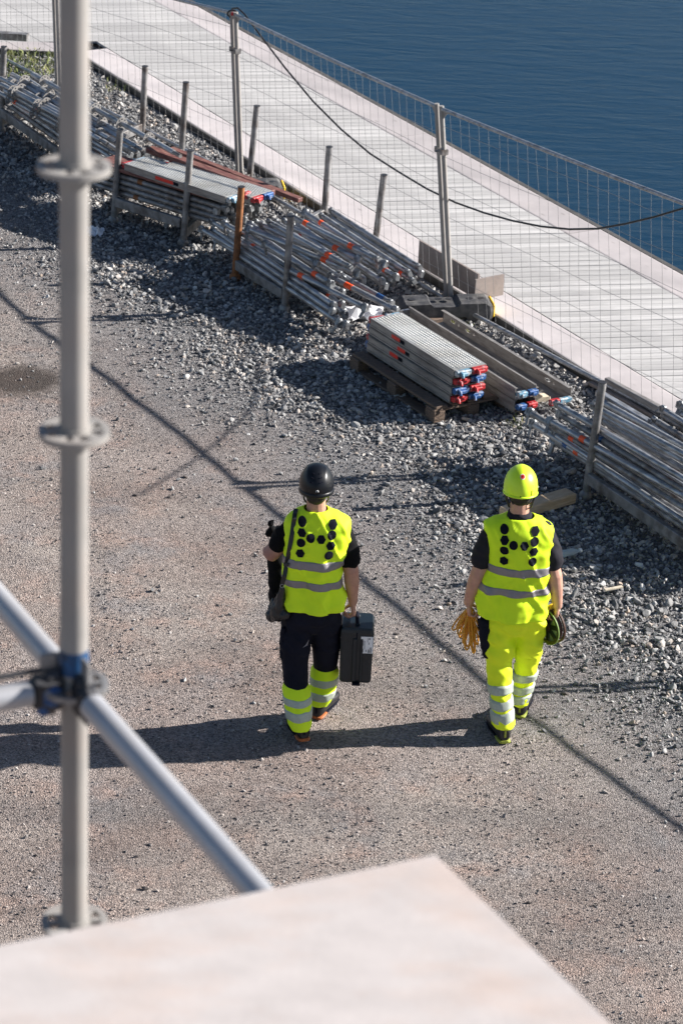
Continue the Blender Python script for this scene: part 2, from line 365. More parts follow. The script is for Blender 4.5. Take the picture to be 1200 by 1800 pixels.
def stone_variant(name, seed, m, lev):
    import bmesh
    bm = bmesh.new(); bmesh.ops.create_icosphere(bm, subdivisions=lev, radius=1)
    rr = random.Random(seed); sx, sy, sz = rr.uniform(1.0, 1.6), rr.uniform(.8, 1.2), rr.uniform(.55, .9)
    cuts = [(Vector((rr.gauss(0, 1), rr.gauss(0, 1), rr.gauss(0, 1))).normalized(), rr.uniform(.38, .68)) for _ in range(9)]
    for v in bm.verts:
        p = v.co.copy()
        for nn, d in cuts:
            q = p.dot(nn)
            if q > d: p -= nn*(q-d)
        v.co = Vector((p.x*sx, p.y*sy, p.z*sz))
    me = bpy.data.meshes.new(name); bm.to_mesh(me); bm.free(); me.materials.append(m)
    return bpy.data.objects.new(name, me)
def scatter(name, pts, scl, variants, label, m):
    rs = np.random.RandomState(5); n = len(pts)
    me = bpy.data.meshes.new(name); me.vertices.add(n); me.vertices.foreach_set('co', np.asarray(pts, dtype='f').ravel())
    a = me.attributes.new('sc', 'FLOAT', 'POINT'); a.data.foreach_set('value', np.asarray(scl, dtype='f'))
    a = me.attributes.new('rt', 'FLOAT_VECTOR', 'POINT')
    e = np.stack([rs.uniform(-.9, .9, n), rs.uniform(-.9, .9, n), rs.uniform(0, 6.28, n)], 1).astype('f'); a.data.foreach_set('vector', e.ravel())
    a = me.attributes.new('ix', 'INT', 'POINT'); a.data.foreach_set('value', rs.randint(0, len(variants), n).astype('i'))
    me.materials.append(m)
    o = bpy.data.objects.new(name, me); col.objects.link(o)
    cl = bpy.data.collections.new(name+'_shapes')
    for v in variants: cl.objects.link(v)
    g = bpy.data.node_groups.new(name+'_nodes', 'GeometryNodeTree')
    g.interface.new_socket('Geometry', in_out='INPUT', socket_type='NodeSocketGeometry')
    g.interface.new_socket('Geometry', in_out='OUTPUT', socket_type='NodeSocketGeometry')
    N = g.nodes; L = g.links
    gi = N.new('NodeGroupInput'); go_ = N.new('NodeGroupOutput'); ip = N.new('GeometryNodeInstanceOnPoints'); ci = N.new('GeometryNodeCollectionInfo')
    ci.inputs['Collection'].default_value = cl; ci.inputs['Separate Children'].default_value = True; ci.inputs['Reset Children'].default_value = True
    def at(nm, ty):
        q = N.new('GeometryNodeInputNamedAttribute'); q.data_type = ty; q.inputs['Name'].default_value = nm; return q.outputs[0]
    L.new(gi.outputs[0], ip.inputs['Points']); L.new(ci.outputs[0], ip.inputs['Instance']); ip.inputs['Pick Instance'].default_value = True
    L.new(at('ix', 'INT'), ip.inputs['Instance Index']); L.new(at('rt', 'FLOAT_VECTOR'), ip.inputs['Rotation']); L.new(at('sc', 'FLOAT'), ip.inputs['Scale'])
    L.new(ip.outputs[0], go_.inputs[0])
    md = o.modifiers.new('scatter', 'NODES'); md.node_group = g
    return tag(o, label, None, None, 'stuff')
var = [stone_variant('stone_shape', 10+i, X['stone'], 2) for i in range(7)]
gvar = [stone_variant('grit_shape', 40+i, X['grit'], 1) for i in range(5)]
rs = np.random.RandomState(11); SPOT = G(38, 668)
def edge_at(s): return 9.60 + .40*mn.noise(Vector((s*.45, 0, 5))) + .22*mn.noise(Vector((s*1.7, 2, 5)))
pts = []; scl = []
for _ in range(225000):
    s = rs.uniform(-31, -9.5); t = rs.uniform(7.2, 12.36)
    e = edge_at(s); d = (t-e)/.45
    patch = mn.noise(Vector((s*.9, t*.9, 9)))
    pr = 1 if d > 1 else max(0, (d+1.6)/2.6)**1.6
    pr = max(pr, (.16 if patch > .12 else .012)*math.exp(min(0, d)*.5))
    if rs.rand() > pr: continue
    p = S(s, t); 
    if p.y > 29.8 and p.x < -2.9: continue
    r = min(.034, max(.008, rs.lognormal(math.log(.0112), .44)))*(1 if d > .8 else (.72 if d > -.5 else .6))
    pts.append((p.x, p.y, hgt(p.x, p.y)+r*rs.uniform(.1, .75))); scl.append(r)
scatter('crushed_stone', pts, scl, var, 'bluish grey crushed stone spread beside the boardwalk', X['stone'])
pts = []; scl = []
for _ in range(230000):
    x = rs.uniform(-4.6, 3.4); y = rs.uniform(11.2, 28.5)
    if abs(x) > y*.135+.35: continue
    if Vector((x, y, 0)).dot(N2) > 10.4: continue
    if math.hypot(x-SPOT.x, y-SPOT.y) < .30 and rs.rand() < .85: continue
    tr = mn.noise(Vector((x*N2.x*1.3+y*N2.y*1.3, (x*U2.x+y*U2.y)*.28, 4))) + .5*mn.noise(Vector((x*1.8, y*1.8, 2)))
    if rs.rand() > .35 + 1.5*max(0, min(.6, tr+.28)): continue
    r = min(.015, rs.lognormal(math.log(.0046), .42))
    pts.append((x, y, hgt(x, y)+r*rs.uniform(0, .6))); scl.append(r)
scatter('loose_grit', pts, scl, gvar, 'loose brown grey grit covering the yard', X['grit'])
# bigger lone stones and clods on the yard
b = MB()
for k in range(34):
    x = rs.uniform(-1.8, 2.3); y = rs.uniform(11.8, 21); r = rs.uniform(.012, .026)
    if Vector((x, y, 0)).dot(N2) > 10: continue
    vo = stone_variant('clod', 100+k, X['stone'], 1); 
    b.add([Vector((x, y, hgt(x, y)+r*.3)) + v.co*r for v in vo.data.vertices], [tuple(p.vertices) for p in vo.data.polygons])
    bpy.data.objects.remove(vo)
tag(b.build('scattered_clods', mat('dark_clod', (.10, .085, .08), .9, 0, .3, 30)), 'scattered dark clods and lone stones on the yard', None, None, 'stuff')

def tufts(name, label, spots):
    b = MB()
    for (P, rad, n, h) in spots:
        for _ in range(n):
            a = rnd.uniform(0, 6.28); q = rad*math.sqrt(rnd.random()); c = P + Vector((q*math.cos(a), q*math.sin(a)*1.3, 0))
            hh = h*rnd.uniform(.4, 1.1); d = Vector((rnd.uniform(-1, 1), rnd.uniform(-1, 1), 0))*hh*.5; w_ = Vector((rnd.uniform(-1, 1), rnd.uniform(-1, 1), 0)).normalized()*.004
            b.add([c-w_, c+w_, c+d*.4+Vector((0, 0, hh*.7))+w_*.7, c+d+Vector((0, 0, hh))], [(0, 1, 2), (0, 2, 3)])
    tag(b.build(name, mat('weed_leaf', (.15, .19, .06), .7, 0, .35, 9, c2=(.28, .27, .10), c2s=4)), label, None, None, 'stuff')
tufts('weeds', 'sparse green weeds growing through the gravel', [(G(45, 118), .42, 520, .09), (G(15, 112), .3, 180, .08), (G(205, 152), .18, 60, .06), (G(817, 580), .09, 70, .05), (G(800, 568), .06, 50, .05), (G(910, 745), .1, 50, .04), (G(500, 335), .1, 60, .05)])

# ------------------------------------------------------------------ boardwalk
TN, TF, BW, DZ = 12.45, 14.5, .36, .05
dk = thing('boardwalk', 'pale grey timber boardwalk along the water', None, S(-20, TN, 0), None, 'structure')
dp = (G(1080, 536) - G(900, 541)); dp.z = 0; dp.normalize(); dq = Vector((-dp.y, dp.x, 0))
pitch = .122
TI0, TI1 = TN+BW+.006, TF-BW-.006
su = pitch/abs(U2.dot(dq)); s = -41.; k = 0
hw = (pitch-.008)/2/abs(U2.dot(dq))
def deck_plank(pa, pb, wv, name='plank', m='deck', th=.028, dz=0.):
    # pa, pb: ends of the centre line; wv: half-width vector
    c = (pa+pb)/2; c.z = 0
    vs = []
    for z in (DZ-th+dz, DZ-.003+dz, DZ+dz):
        kf = 1 if z < DZ-.001+dz else .93
        vs += [pa - wv*kf, pb - wv*kf, pb + wv*kf, pa + wv*kf]
        for i in range(4): vs[-4+i] = vs[-4+i] - c + Vector((0, 0, z))
    ax = (pb-pa).normalized(); rot = math.atan2(ax.y, ax.x); Mi = Matrix.Rotation(-rot, 3, 'Z')
    fs = [(0,1,5,4),(1,2,6,5),(2,3,7,6),(3,0,4,7),(4,5,9,8),(5,6,10,9),(6,7,11,10),(7,4,8,11),(8,9,10,11)]
    b = MB(); b.add([Mi@v for v in vs], fs)
    o = b.build(name, X[m], dk, False); o.location = c - Vector(dk.location) + Vector((0, 0, 0)); o.rotation_euler = (0, 0, rot)
    return o
while s < -13.2:
    k += 1
    A = S(s, TI0); tl = (TI1-TI0)/dp.dot(N2); B = A + dp*tl
    if A.y > 30.28 and A.x < -2.6: A = A - dp*((A.x+9)/dp.x)
    deck_plank(A, B, U2*hw, dz=rnd.uniform(-.002, .002))
    s += su
s = -30.
for (ta, tb) in ((TN+BW/2, 'n'), (TF-BW/2, 'f')):
    s = -27.35 if tb == 'n' else -42
    while s < -12:
        L_ = 3.1
        deck_plank(S(s+.004, ta), S(s+L_-.004, ta), N2*(BW/2-.004), 'edge_board', 'border', .03, rnd.uniform(-.001, .002))
        s += L_
x = -12.
cx = S(-27.35, TN).x
while x < cx-.5:
    x2 = min(x+3, cx); deck_plank(Vector((x+.004, 30.04, 0)), Vector((x2-.004, 30.04, 0)), Vector((0, .17, 0)), 'edge_board', 'border', .03); x += 3
b = MB()
b.box(S(-20.5, TN-.012, .012), (32, .016, .07), Matrix.Rotation(math.atan2(U2.y, U2.x), 3, 'Z'))
b.box(S(-20.5, TF+.03, -.3), (60, .05, .7), Matrix.Rotation(math.atan2(U2.y, U2.x), 3, 'Z'))
b.box(Vector((-7.6, 29.855, .012)), (9.2, .016, .07))
b.build('edging', X['edge'], dk)
b = MB(); ro = Matrix.Rotation(math.atan2(U2.y, U2.x), 3, 'Z')
b.box(S(-27, (TN+TF)/2, -.25), (32, TF-TN-.02, .5), ro)
b.build('substructure', X['dark'], dk)
RU = Matrix.Rotation(math.atan2(U2.y, U2.x), 3, 'Z'); AU = math.atan2(U2.y, U2.x)

# ------------------------------------------------------------------ mesh fence
P0, P1, P2 = G(104, 160), G(422, 322), G(789, 542)
du = (P2-P1); P3 = P2 + (G(1200, 762)-P2).normalized()*du.length*1.02
P4 = P3 + du*.97
T0, T1, T2 = Yp(96, -64, P0.y+.02), Yp(411, 20, P1.y), Yp(771, 184, P2.y)
T3 = P3 + Vector((-.16, 0, T2.z+.13)); T4 = P4 + Vector((-.16, 0, T2.z+.20)); P5 = P4 + du*.97; T5 = P5 + Vector((-.16, 0, T2.z+.16))
Pm = P0 + (P0-P1).normalized()*3.4; Tm = Pm + Vector((-.05, 0, T1.z))
fl = ['mesh fence panel at the far left, beyond the tube racks', 'mesh fence panel behind the racks, left of the double post with the cable end', 'mesh fence panel between the two double posts, crossed by the sagging cable', 'mesh fence panel right of the post standing in the black block', 'next mesh fence panel just past the right edge', 'second mesh fence panel past the right edge']
fp = [(Pm, Tm), (P0, T0), (P1, T1), (P2, T2), (P3, T3), (P4, T4), (P5, T5)]
for i in range(6):
    (A, At), (B, Bt) = fp[i], fp[i+1]
    d = (B-A).normalized()
    A = A + d*.035; B = B - d*.035; At = At + d*.035; Bt = Bt - d*.035
    root = thing('mesh_fence_panel', fl[i], 'fence', A, 'mesh fence panels in a row along the boardwalk')
    nz = .12
    def lp(f, z):                                        # f along the panel, z as share of height
        a = A.lerp(At, z); c = B.lerp(Bt, z); return a.lerp(c, f)
    for pp, rr_ in (([A, At], .021), ([B, Bt], .021), ([lp(j/8, .985) + Vector((0, 0, -.012*math.sin(math.pi*j/8))) for j in range(9)], .017), ([lp(0, .035), lp(1, .035)], .019)):
        b = MB(); b.tube(pp, rr_, 10); b.build('frame_tube', X['pole'] if rr_ == .021 else X['galv'], root)
    for f, sg in ((0, 1), (1, -1)):
        b = MB(); q = lp(f, .985); dn = lp(f, .93); sd_ = d*sg*.10; tt = N2*.003
        b.add([q-tt, q+sd_-tt, dn-tt, q+tt, q+sd_+tt, dn+tt], [(0, 1, 2), (3, 5, 4), (0, 3, 4, 1), (1, 4, 5, 2), (2, 5, 3, 0)]); b.build('gusset', X['pole'], root); b = MB()
        q = lp(f, .04); dn = lp(f, .10); sd_ = d*sg*.085
        b.add([q-tt, q+sd_-tt, dn-tt, q+tt, q+sd_+tt, dn+tt], [(0, 1, 2), (3, 5, 4), (0, 3, 4, 1), (1, 4, 5, 2), (2, 5, 3, 0)])
        b.build('gusset', X['pole'], root)
    b = MB(); nw = 29
    for j in range(1, nw):
        f = j/nw; ph = rnd.uniform(0, 6); am = rnd.choice((.002, .004, .009))
        b.tube([lp(f, z) + N2*(am*math.sin(ph+z*9)) + d*(am*math.cos(ph*2+z*7)) for z in [.035+.95*q/8 for q in range(9)]], .0014, 4)
    for z in (.175, .32, .465, .61, .755, .90 if i != 2 else .86):
        ph = rnd.uniform(0, 6)
        b.tube([lp(j/14, z) + Vector((0, 0, .006*math.sin(ph+j*.9))) for j in range(15)], .0018, 4)
    o = b.build('wire_mesh', X['wire'], root); o['kind'] = 'stuff'
    b = MB(); q = lp(1, .78) + d*.035
    b.box(q, (.13, .06, .045), RU); b.tube([q - N2*.06, q + N2*.06], .008, 6)
    b.build('clamp', X['galvd'], root)

def foot_block(P, label, seen=True):
    root = thing('fence_foot', label, 'fence foot', P, 'black blocks carrying the fence posts'); root.rotation_euler = (0, 0, math.atan2(dp.y, dp.x)-.03); root.scale = (1.12, 1.05, 1.3)
    b = MB(); prof = [(-.36, .06), (-.34, .10), (-.30, .125), (-.12, .13), (-.10, .11), (.10, .11), (.12, .13), (.33, .13), (.36, .11), (.37, .07), (.36, 0), (.20, 0), (.17, .035), (.11, .035), (.08, 0), (-.08, 0), (-.11, .035), (-.17, .035), (-.20, 0), (-.36, 0)]
    rg = [[Vector((x_, y_*1.0*(1 if 1 else 1), z_)) for x_, z_ in prof] for y_ in (-.115, -.105, .105, .115)]
    for rr_, kk in ((rg[0], .94), (rg[3], .94)):
        for v in rr_: v.x *= kk; v.z = .062+(v.z-.062)*kk
    b.rings(rg, 0, True, False)
    b.build('block', X['rubber'], root, False)
    for x_ in (-.24, -.04, .04, .20, .285):
        b = MB(); b.tube([Vector((x_, 0, .1285)), Vector((x_, 0, .1315))], .027, 14); b.build('socket_rim', X['dark'], root, False)
    b = MB(); b.box((.372, 0, .07), (.022, .20, .095), None, 0, .008); b.build('yellow_end', X['yellow'], root, False)
    return root
foot_block(G(777, 558), 'black fence block with yellow end under the double post right of centre')
foot_block(G(419, 350), 'black fence block with yellow end behind the clutter of the second rack')
foot_block((P3+dp*-.06-N2*.08), 'black fence block under the post past the right edge')

# black cable slung from post top to the right
cb = thing('black_cable', 'black cable slung from the fence post top across to the right edge', 'cable', T1)
pix = [(408, 15), (418, 14), (430, 25), (462, 68), (500, 118), (550, 178), (600, 228), (650, 270), (700, 302), (750, 332), (800, 356), (850, 374), (900, 388), (950, 398), (1000, 403), (1050, 402), (1100, 393), (1150, 381), (1200, 366), (1300, 325)]
b = MB(); cps = []
for (x_, y_) in pix:
    f = (x_-421)/(788-421); L1 = P1 + (P3-P1)*(f*.46) ; d = ray(x_, y_)
    # meets the upright plane through the fence line
    nrm = Vector((P2-P1)).normalized().cross(Vector((0, 0, 1))); q = (Vector(P1)-N2*.06-Vector(CC)).dot(nrm)/Vector(d).dot(nrm)
    cps.append(Vector(CC)+Vector(d)*q)
b.tube(cps, .0085, 8); b.build('sheath', X['black'], cb)
b = MB(); b.box(T1+Vector((.0, -.02, -.02)), (.05, .03, .03), None, 0, .008); b.build('tie', X['red'], cb)
b = MB(); b.tube([T1+Vector((.05*math.cos(a)-.01, .02, .035*math.sin(a)-.03)) for a in [q*.6 for q in range(11)]], .008, 6); b.build('loop', X['black'], cb)

# ------------------------------------------------------------------ boards by the fence
def slab(name, a, b_, zlo, zhi, th, label, m, thick):
    bb = MB(); n_ = Vector((-(b_-a).y, (b_-a).x, 0)).normalized()*th/2
    vs = [a-n_, b_-n_, b_+n_, a+n_]
    bb.add([v+Vector((0, 0, zlo)) for v in vs]+[v+Vector((0, 0, zhi)) for v in vs], [(3,2,1,0),(4,5,6,7),(0,1,5,4),(1,2,6,5),(2,3,7,6),(3,0,4,7)])
    o = bb.build(name, X[m]); set_origin(o, (a+b_)/2+Vector((0, 0, zlo))); tag(o, label, 'board'); return o
qa, qb = G(735, 475, .05), G(838, 536, .05)
slab('chipboard_panel', qa, qb, .05, .28, .018, 'brown panel on edge in shade behind the double post', 'panelwood', 1)
qc = G(882, 528, .05); slab('chipboard_panel', G(832, 538, .05), qc, .052, .24, .018, 'small brown panel facing us right of the black block', 'panelwood', 1)
slab('grey_timber', Vector((-5.6, 30.35, 0)), G(50, 80, .1), .055, .13, .09, 'grey timber lying on the boardwalk at the top left', 'galvd', 1)

# ------------------------------------------------------------------ tubes
PROTO = {}
def ledger_end(mb_c, sg, L):
    x = sg*L/2
    mb_c.tube([Vector((x-sg*.05, 0, 0)), Vector((x, 0, 0)), Vector((x+sg*.035, 0, 0)), Vector((x+sg*.055, 0, 0))], [.026, .024, .02, .012], 8, 0, sq=(1.15, .7))
    mb_c.box((x+sg*.03, 0, 0), (.05, .032, .072), None, 0, .008)
    mb_c.box((x+sg*.055, .0, -.002), (.02, .038, .05))
def make_tube(kind, L, bands, r=.0242):
    key = (kind, round(L, 2), tuple(bands))
    if key in PROTO: return PROTO[key], True
    root = bpy.data.objects.new('scaffold_tube' if kind != 'standard' else 'scaffold_standard', None); root.empty_display_size = .1; col.objects.link(root)
    n = 12
    b = MB()
    if kind == 'plain':                                   # open pipe
        rg = []
        for x_, q in ((-L/2+.03, .8), (-L/2, .8), (-L/2, 1), (L/2, 1), (L/2, .8), (L/2-.03, .8)):
            rg.append([Vector((x_, r*q*math.cos(2*math.pi*j/n), r*q*math.sin(2*math.pi*j/n))) for j in range(n)])
        b.rings(rg, 0, True, True)
    else: b.tube([Vector((-L/2, 0, 0)), Vector((L/2, 0, 0))], r, n)
    b.build('tube', X['galv'] if kind != 'old' else X['galvd'], root, False)
    if kind in ('ledger', 'old'):
        for sg in (-1, 1):
            b = MB(); ledger_end(b, sg, L); b.build('wedge_head', X['wedge'], root, False)
            b = MB(); b.box((sg*(L/2+.03), .0, -.035), (.03, .007, .13), Matrix.Rotation(R(18*sg), 3, 'Y')); b.build('wedge', X['galvd'], root, False)
    if kind == 'standard':
        for q in range(int(L/.5)):
            b = MB(); rosette(b, Vector((-L/2+.25+.5*q, 0, 0)), Vector((1, 0, 0)), .030, .0605); b.build('rosette', X['pole'], root, False)
        b = MB(); b.tube([Vector((L/2, 0, 0)), Vector((L/2+.12, 0, 0))], r*.78, 10); b.build('spigot', X['galvd'], root, False)
    for (p, w_, c) in bands:
        b = MB(); b.tube([Vector((p*L-L/2-w_/2, 0, 0)), Vector((p*L-L/2+w_/2, 0, 0))], r+.0012, n); b.build('tape_band', X[c], root, False)
    PROTO[key] = root
    return root, False
def rosette(b, c, ax, r0, r1, th=.009, n=24):
    ax = ax.normalized(); x = Vector((0, 0, 1)) if abs(ax.z) < .9 else Vector((1, 0, 0)); x = (x-ax*x.dot(ax)).normalized(); y = ax.cross(x)
    def ring(ra, rb):
        rg = []
        for (q, h) in ((ra, -1), (rb, -1), (rb, 1), (ra, 1)):
            rg.append([c + (x*math.cos(2*math.pi*j/n)+y*math.sin(2*math.pi*j/n))*q + ax*h*th/2 for j in range(n)])
        b.rings(rg, 0, False, False, True)
    ring(r1*.82, r1); ring(r0*.78, r0*1.12)
    for k in range(8):
        a = 2*math.pi*k/8+.2; d = x*math.cos(a)+y*math.sin(a); e = ax.cross(d)
        M = Matrix((d, e, ax)).transposed(); wd = .018 if k % 2 else .012
        b.box(c + d*(r0+r1*.84)/2, (r1*.84-r0+.006, wd, th*.9), M)
def lay(A, B, kind='ledger', bands=(), label='', group='', roll=None):
    L = (B-A).length; Lq = round(L/.15)*.15
    root, old = make_tube(kind, Lq, bands)
    d = (B-A).normalized(); x = d; y = Vector((0, 0, 1)).cross(x).normalized(); z = x.cross(y)
    M = Matrix((x, y, z)).transposed() @ Matrix.Rotation(rnd.uniform(-.6, .6) if roll is None else roll, 3, 'X')
    c = (A+B)/2
    if old: root = copy_tree(root)
    root.location = c; root.rotation_euler = M.to_euler()
    tag(root, label, 'scaffold tube', group)
    return root
ORD = ['nearest', 'second', 'third', 'fourth', 'fifth', 'sixth', 'seventh', 'eighth', 'ninth', 'tenth', 'eleventh', 'twelfth', 'thirteenth', 'fourteenth', 'fifteenth']

def rack(label, fr, re, hf, hr=None, rust=None, rear=True, z=.20):
    # fr: two front post bases, re: two rear post bases (left, right)
    root = thing('tube_rack', label, 'tube rack', fr[0], 'steel racks holding scaffold parts')
    for i, (P, h) in enumerate(((fr[0], hf), (fr[1], hf), (re[0], hr or hf), (re[1], hr or hf))):
        b = MB(); tp = P + Vector((rnd.uniform(.02, .06), 0, h))
        m_ = X['galvd'] if rust != i else X['rust']
        b.tube([P+Vector((0, 0, -.01)), P+Vector((0, 0, .03)), P.lerp(tp, .06)], [.05, .05, .031], 12)
        b.tube([P, tp], .030, 14)
        o = b.build('post', m_, root)
        b = MB(); b.tube([tp, tp+Vector((0, 0, .004))], .0325, 14); b.build('post_cap', X['dark'], o)
        if rust == i: o['label'] = 'rusty orange brown post'
    def rail(a, c, nm, e=0.):
        d = (c-a).normalized(); M = Matrix((d, Vector((0, 0, 1)).cross(d), Vector((0, 0, 1)))).transposed()
        b = MB(); b.box((a+c)/2+Vector((0, 0, z+e)), ((c-a).length-.06, .045, .085), M, 0, .004); b.build(nm, X['galvd'], root)
    rail(fr[0], fr[1], 'side_rail'); if_rear = rear and rail(re[0], re[1], 'side_rail'); rail(fr[0], re[0], 'cross_rail', .012 if rear else -.10); rail(fr[1], re[1], 'cross_rail', .012 if rear else -.10)
    for a, c in (((fr[0], fr[1]), (re[0], re[1])) if rear else ((fr[0], fr[1]),)):
        for f in (.25, .75):
            q = a.lerp(c, f); b = MB(); b.tube([q+Vector((0, 0, z-.04))+U2*(.04*math.cos(w_)) + Vector((0, 0, .055*math.sin(w_))) for w_ in [math.pi+math.pi*j/7 for j in range(8)]], .006, 6); b.build('lifting_loop', X['galvd'], root)
    return root
# rack C (middle)
cF = [G(413, 490), G(500, 545)]; cR = [cF[0]+N2*1.36+U2*-.75, cF[1]+N2*1.34+U2*-.75]
cR = [G(568, 402), G(656, 454)]
rack('tube rack with one rusty post, in the middle of the row', cF, cR, .84, .78, rust=0, z=.14)
def OO(s, ox, oy): return lambda a: (ox+a[0]/s, oy+a[1]/s)
o3 = OO(3.333, 340, 330)
top = [((60, 250), (868, 722), .245, ((.86, .07, 'orange'),)), ((120, 205), (850, 650), .325, ((.33, .05, 'orange'),)), ((190, 215), (800, 560), .41, ()),
       ((350, 250), (930, 490), .49, ((.72, .06, 'orange'),)), ((330, 215), (720, 440), .46, ()), ((470, 215), (890, 450), .56, ((.76, .06, 'orange'),)),
       ((600, 240), (940, 405), .55, ((.69, .06, 'orange'),)), ((590, 175), (1060, 412), .60, ((.72, .06, 'orange'), (.15, .05, 'orange'))), ((660, 150), (1110, 440), .58, ((.2, .04, 'orange'),)),
       ((560, 480), (1000, 700), .36, ((.15, .06, 'orange'),)), ((830, 535), (1150, 700), .30, ((.28, .09, 'orange'),)), ((880, 520), (1130, 660), .26, ((.85, .09, 'blue'),)),
       ((420, 225), (700, 360), .50, ()), ((540, 200), (860, 430), .53, ((.3, .05, 'red'),)), ((420, 330), (800, 560), .43, ((.8, .06, 'orange'),))]
for i, (a, c, z, bd) in enumerate(top):
    nm = 'orange banded ' if bd and bd[0][2] == 'orange' else ''
    lay(G(*o3(a), z), G(*o3(c), z-.05 if i < 9 else z-.04), 'ledger', bd, '%stube on the middle rack, %s of its top layer from the yard' % (nm, ORD[i]), 'ledger tubes heaped on the middle rack')
def under(pf, pr, sa, sb, layers, per, lab, grp, kind='ledger', z0=.275, kinds=None, cut=0.):
    tfa = st(pf)[1]; w_ = st(pr)[1]-tfa
    for l in range(layers):
        for j in range(per):
            t = tfa + .055 + (w_-.13)*j/(per-1) + rnd.uniform(-.01, .01); ds = rnd.uniform(-.10, .10)
            z = z0 + .051*l; sk = rnd.uniform(-.012, .012)
            lay(S(sa+ds, t-sk, z), S(sb+ds-cut*min(1, j/3), t+sk, z), kinds[(l+j) % len(kinds)] if kinds else kind, ((.9, .05, 'orange'),) if (l+j) % 5 == 2 else (), lab, grp)
under(cF[0], cR[0], -21.0, -18.95, 2, 9, 'grey galvanised tube under the top layer of the middle rack', 'lower tubes of the middle rack', cut=.62, z0=.21)
for l in range(3):
    lay(S(-20.95+.04*l, 10.955+.045*(l % 2), .212+.048*l), S(-18.8-.1*l, 10.96+.045*(l % 2), .205+.048*l), 'ledger', ((.92, .06, 'orange'),) if l == 1 else (((.9, .12, 'blue'),) if l == 0 else ()), 'long grey tube, %s up the yard side of the middle rack' % ['lowest', 'second', 'third'][l], 'tubes stacked along the front of the middle rack')
# rack D (right)
dF = [G(1028, 875), G(1028, 875)+U2*1.35]; dR = [G(1198, 768), G(1198, 768)+U2*1.35]
rack('tube rack at the right edge behind the man in yellow trousers', dF, dR, .92, .5, z=.17)
o5 = OO(4, 900, 600)
top = [((150, 515), (1200, 1170), .36, ((.25, .06, 'orange'),)), ((275, 565), (1200, 1085), .42, ((.22, .06, 'orange'),)), ((345, 460), (1200, 965), .53, ()),
       ((350, 520), (1200, 1045), .45, ((.30, .05, 'blue'),)), ((580, 460), (1200, 790), .60, ()), ((600, 500), (1200, 840), .53, ()), ((585, 590), (1200, 965), .50, ((.80, .05, 'orange'),)),
       ((160, 590), (1200, 1265), .27, ((.27, .06, 'orange'), (.20, .06, 'blue'))), ((640, 430), (1200, 740), .55, ()), ((600, 440), (1200, 770), .50, ((.4, .03, 'red'),)), ((640, 560), (1200, 900), .44, ())]
for i, (a, c, z, bd) in enumerate(top):
    A = G(*o5(a), z); B = G(*o5(c), z); B = A + (B-A)*(1.12 if i not in (0, 7) else 1.12)
    lay(A, B, 'ledger' if i % 3 else 'old', bd, '%stube on the right-hand rack, %s of its top layer from the yard' % ('orange banded ' if bd and bd[0][2] == 'orange' else '', ORD[i]), 'tubes heaped on the right-hand rack')
under(dF[0], dR[0], -16.0, -13.9, 2, 8, 'dull grey tube low in the right-hand rack', 'lower tubes of the right-hand rack', kinds=('old', 'ledger'), z0=.24)
for l in range(2):
    lay(S(-16.0+.05*l, 11.20+.05*l, .24+.03*l), S(-13.9, 11.21+.05*l, .24+.03*l), 'ledger', (), 'grey tube, %s up the yard side of the right-hand rack' % ['lowest', 'second'][l], 'tubes stacked along the front of the right-hand rack')
# long light channel and pipes between right rack and fence
def rect_bar(name, A, B, w_, h_, m, label, cat, group=None, up=0):
    d = (B-A).normalized(); y = Vector((0, 0, 1)).cross(d).normalized(); z = d.cross(y); M = Matrix((d, y, z)).transposed()
    b = MB(); b.box((0, 0, 0), ((B-A).length, w_, h_), None, 0, min(w_, h_)*.12)
    o = b.build(name, X[m]); o.location = (A+B)/2; o.rotation_euler = M.to_euler(); tag(o, label, cat, group); return o
rect_bar('steel_rail', G(1065, 668, .10), G(1330, 812, .10), .05, .05, 'sheetside', 'grey steel rail leaning low along the fence foot right of the last rack', 'rail')
rect_bar('steel_rail', G(1050, 690, .06), G(1320, 850, .06), .06, .05, 'galv', 'blue grey steel rail on the stones between fence and right-hand rack', 'rail')
rect_bar('steel_rail', G(1040, 672, .03), G(1215, 762, .03), .09, .03, 'panelwood', 'flat brownish bar beside the fence foot', 'rail')
ys = thing('yellow_strap', 'small yellow strap end caught behind the right-hand rack post', 'strap', G(1053, 712, .3))
b = MB(); b.tube([G(1048+q[0], 698+q[1], .3) for q in ((0, 0), (6, 3), (8, 9), (4, 14), (9, 17), (14, 22), (10, 26))], .011, 6, sq=(1, .3)); b.build('webbing', X['yellow'], ys)
b = MB(); b.box(G(1060, 722, .29), (.05, .03, .03), None, 0, .005); b.build('buckle', X['galv'], ys)

# rack B (second from left): boards, steel deck, brown tubes
bF = [G(200, 390), G(322, 430)]; bR = [G(318, 285), G(437, 329)]
rack('tube rack loaded with a steel deck and red brown boards', bF, bR, .88, .80, rear=False)
bd_ = (bF[1]-bF[0]).normalized(); bn = Vector((-bd_.y, bd_.x, 0))
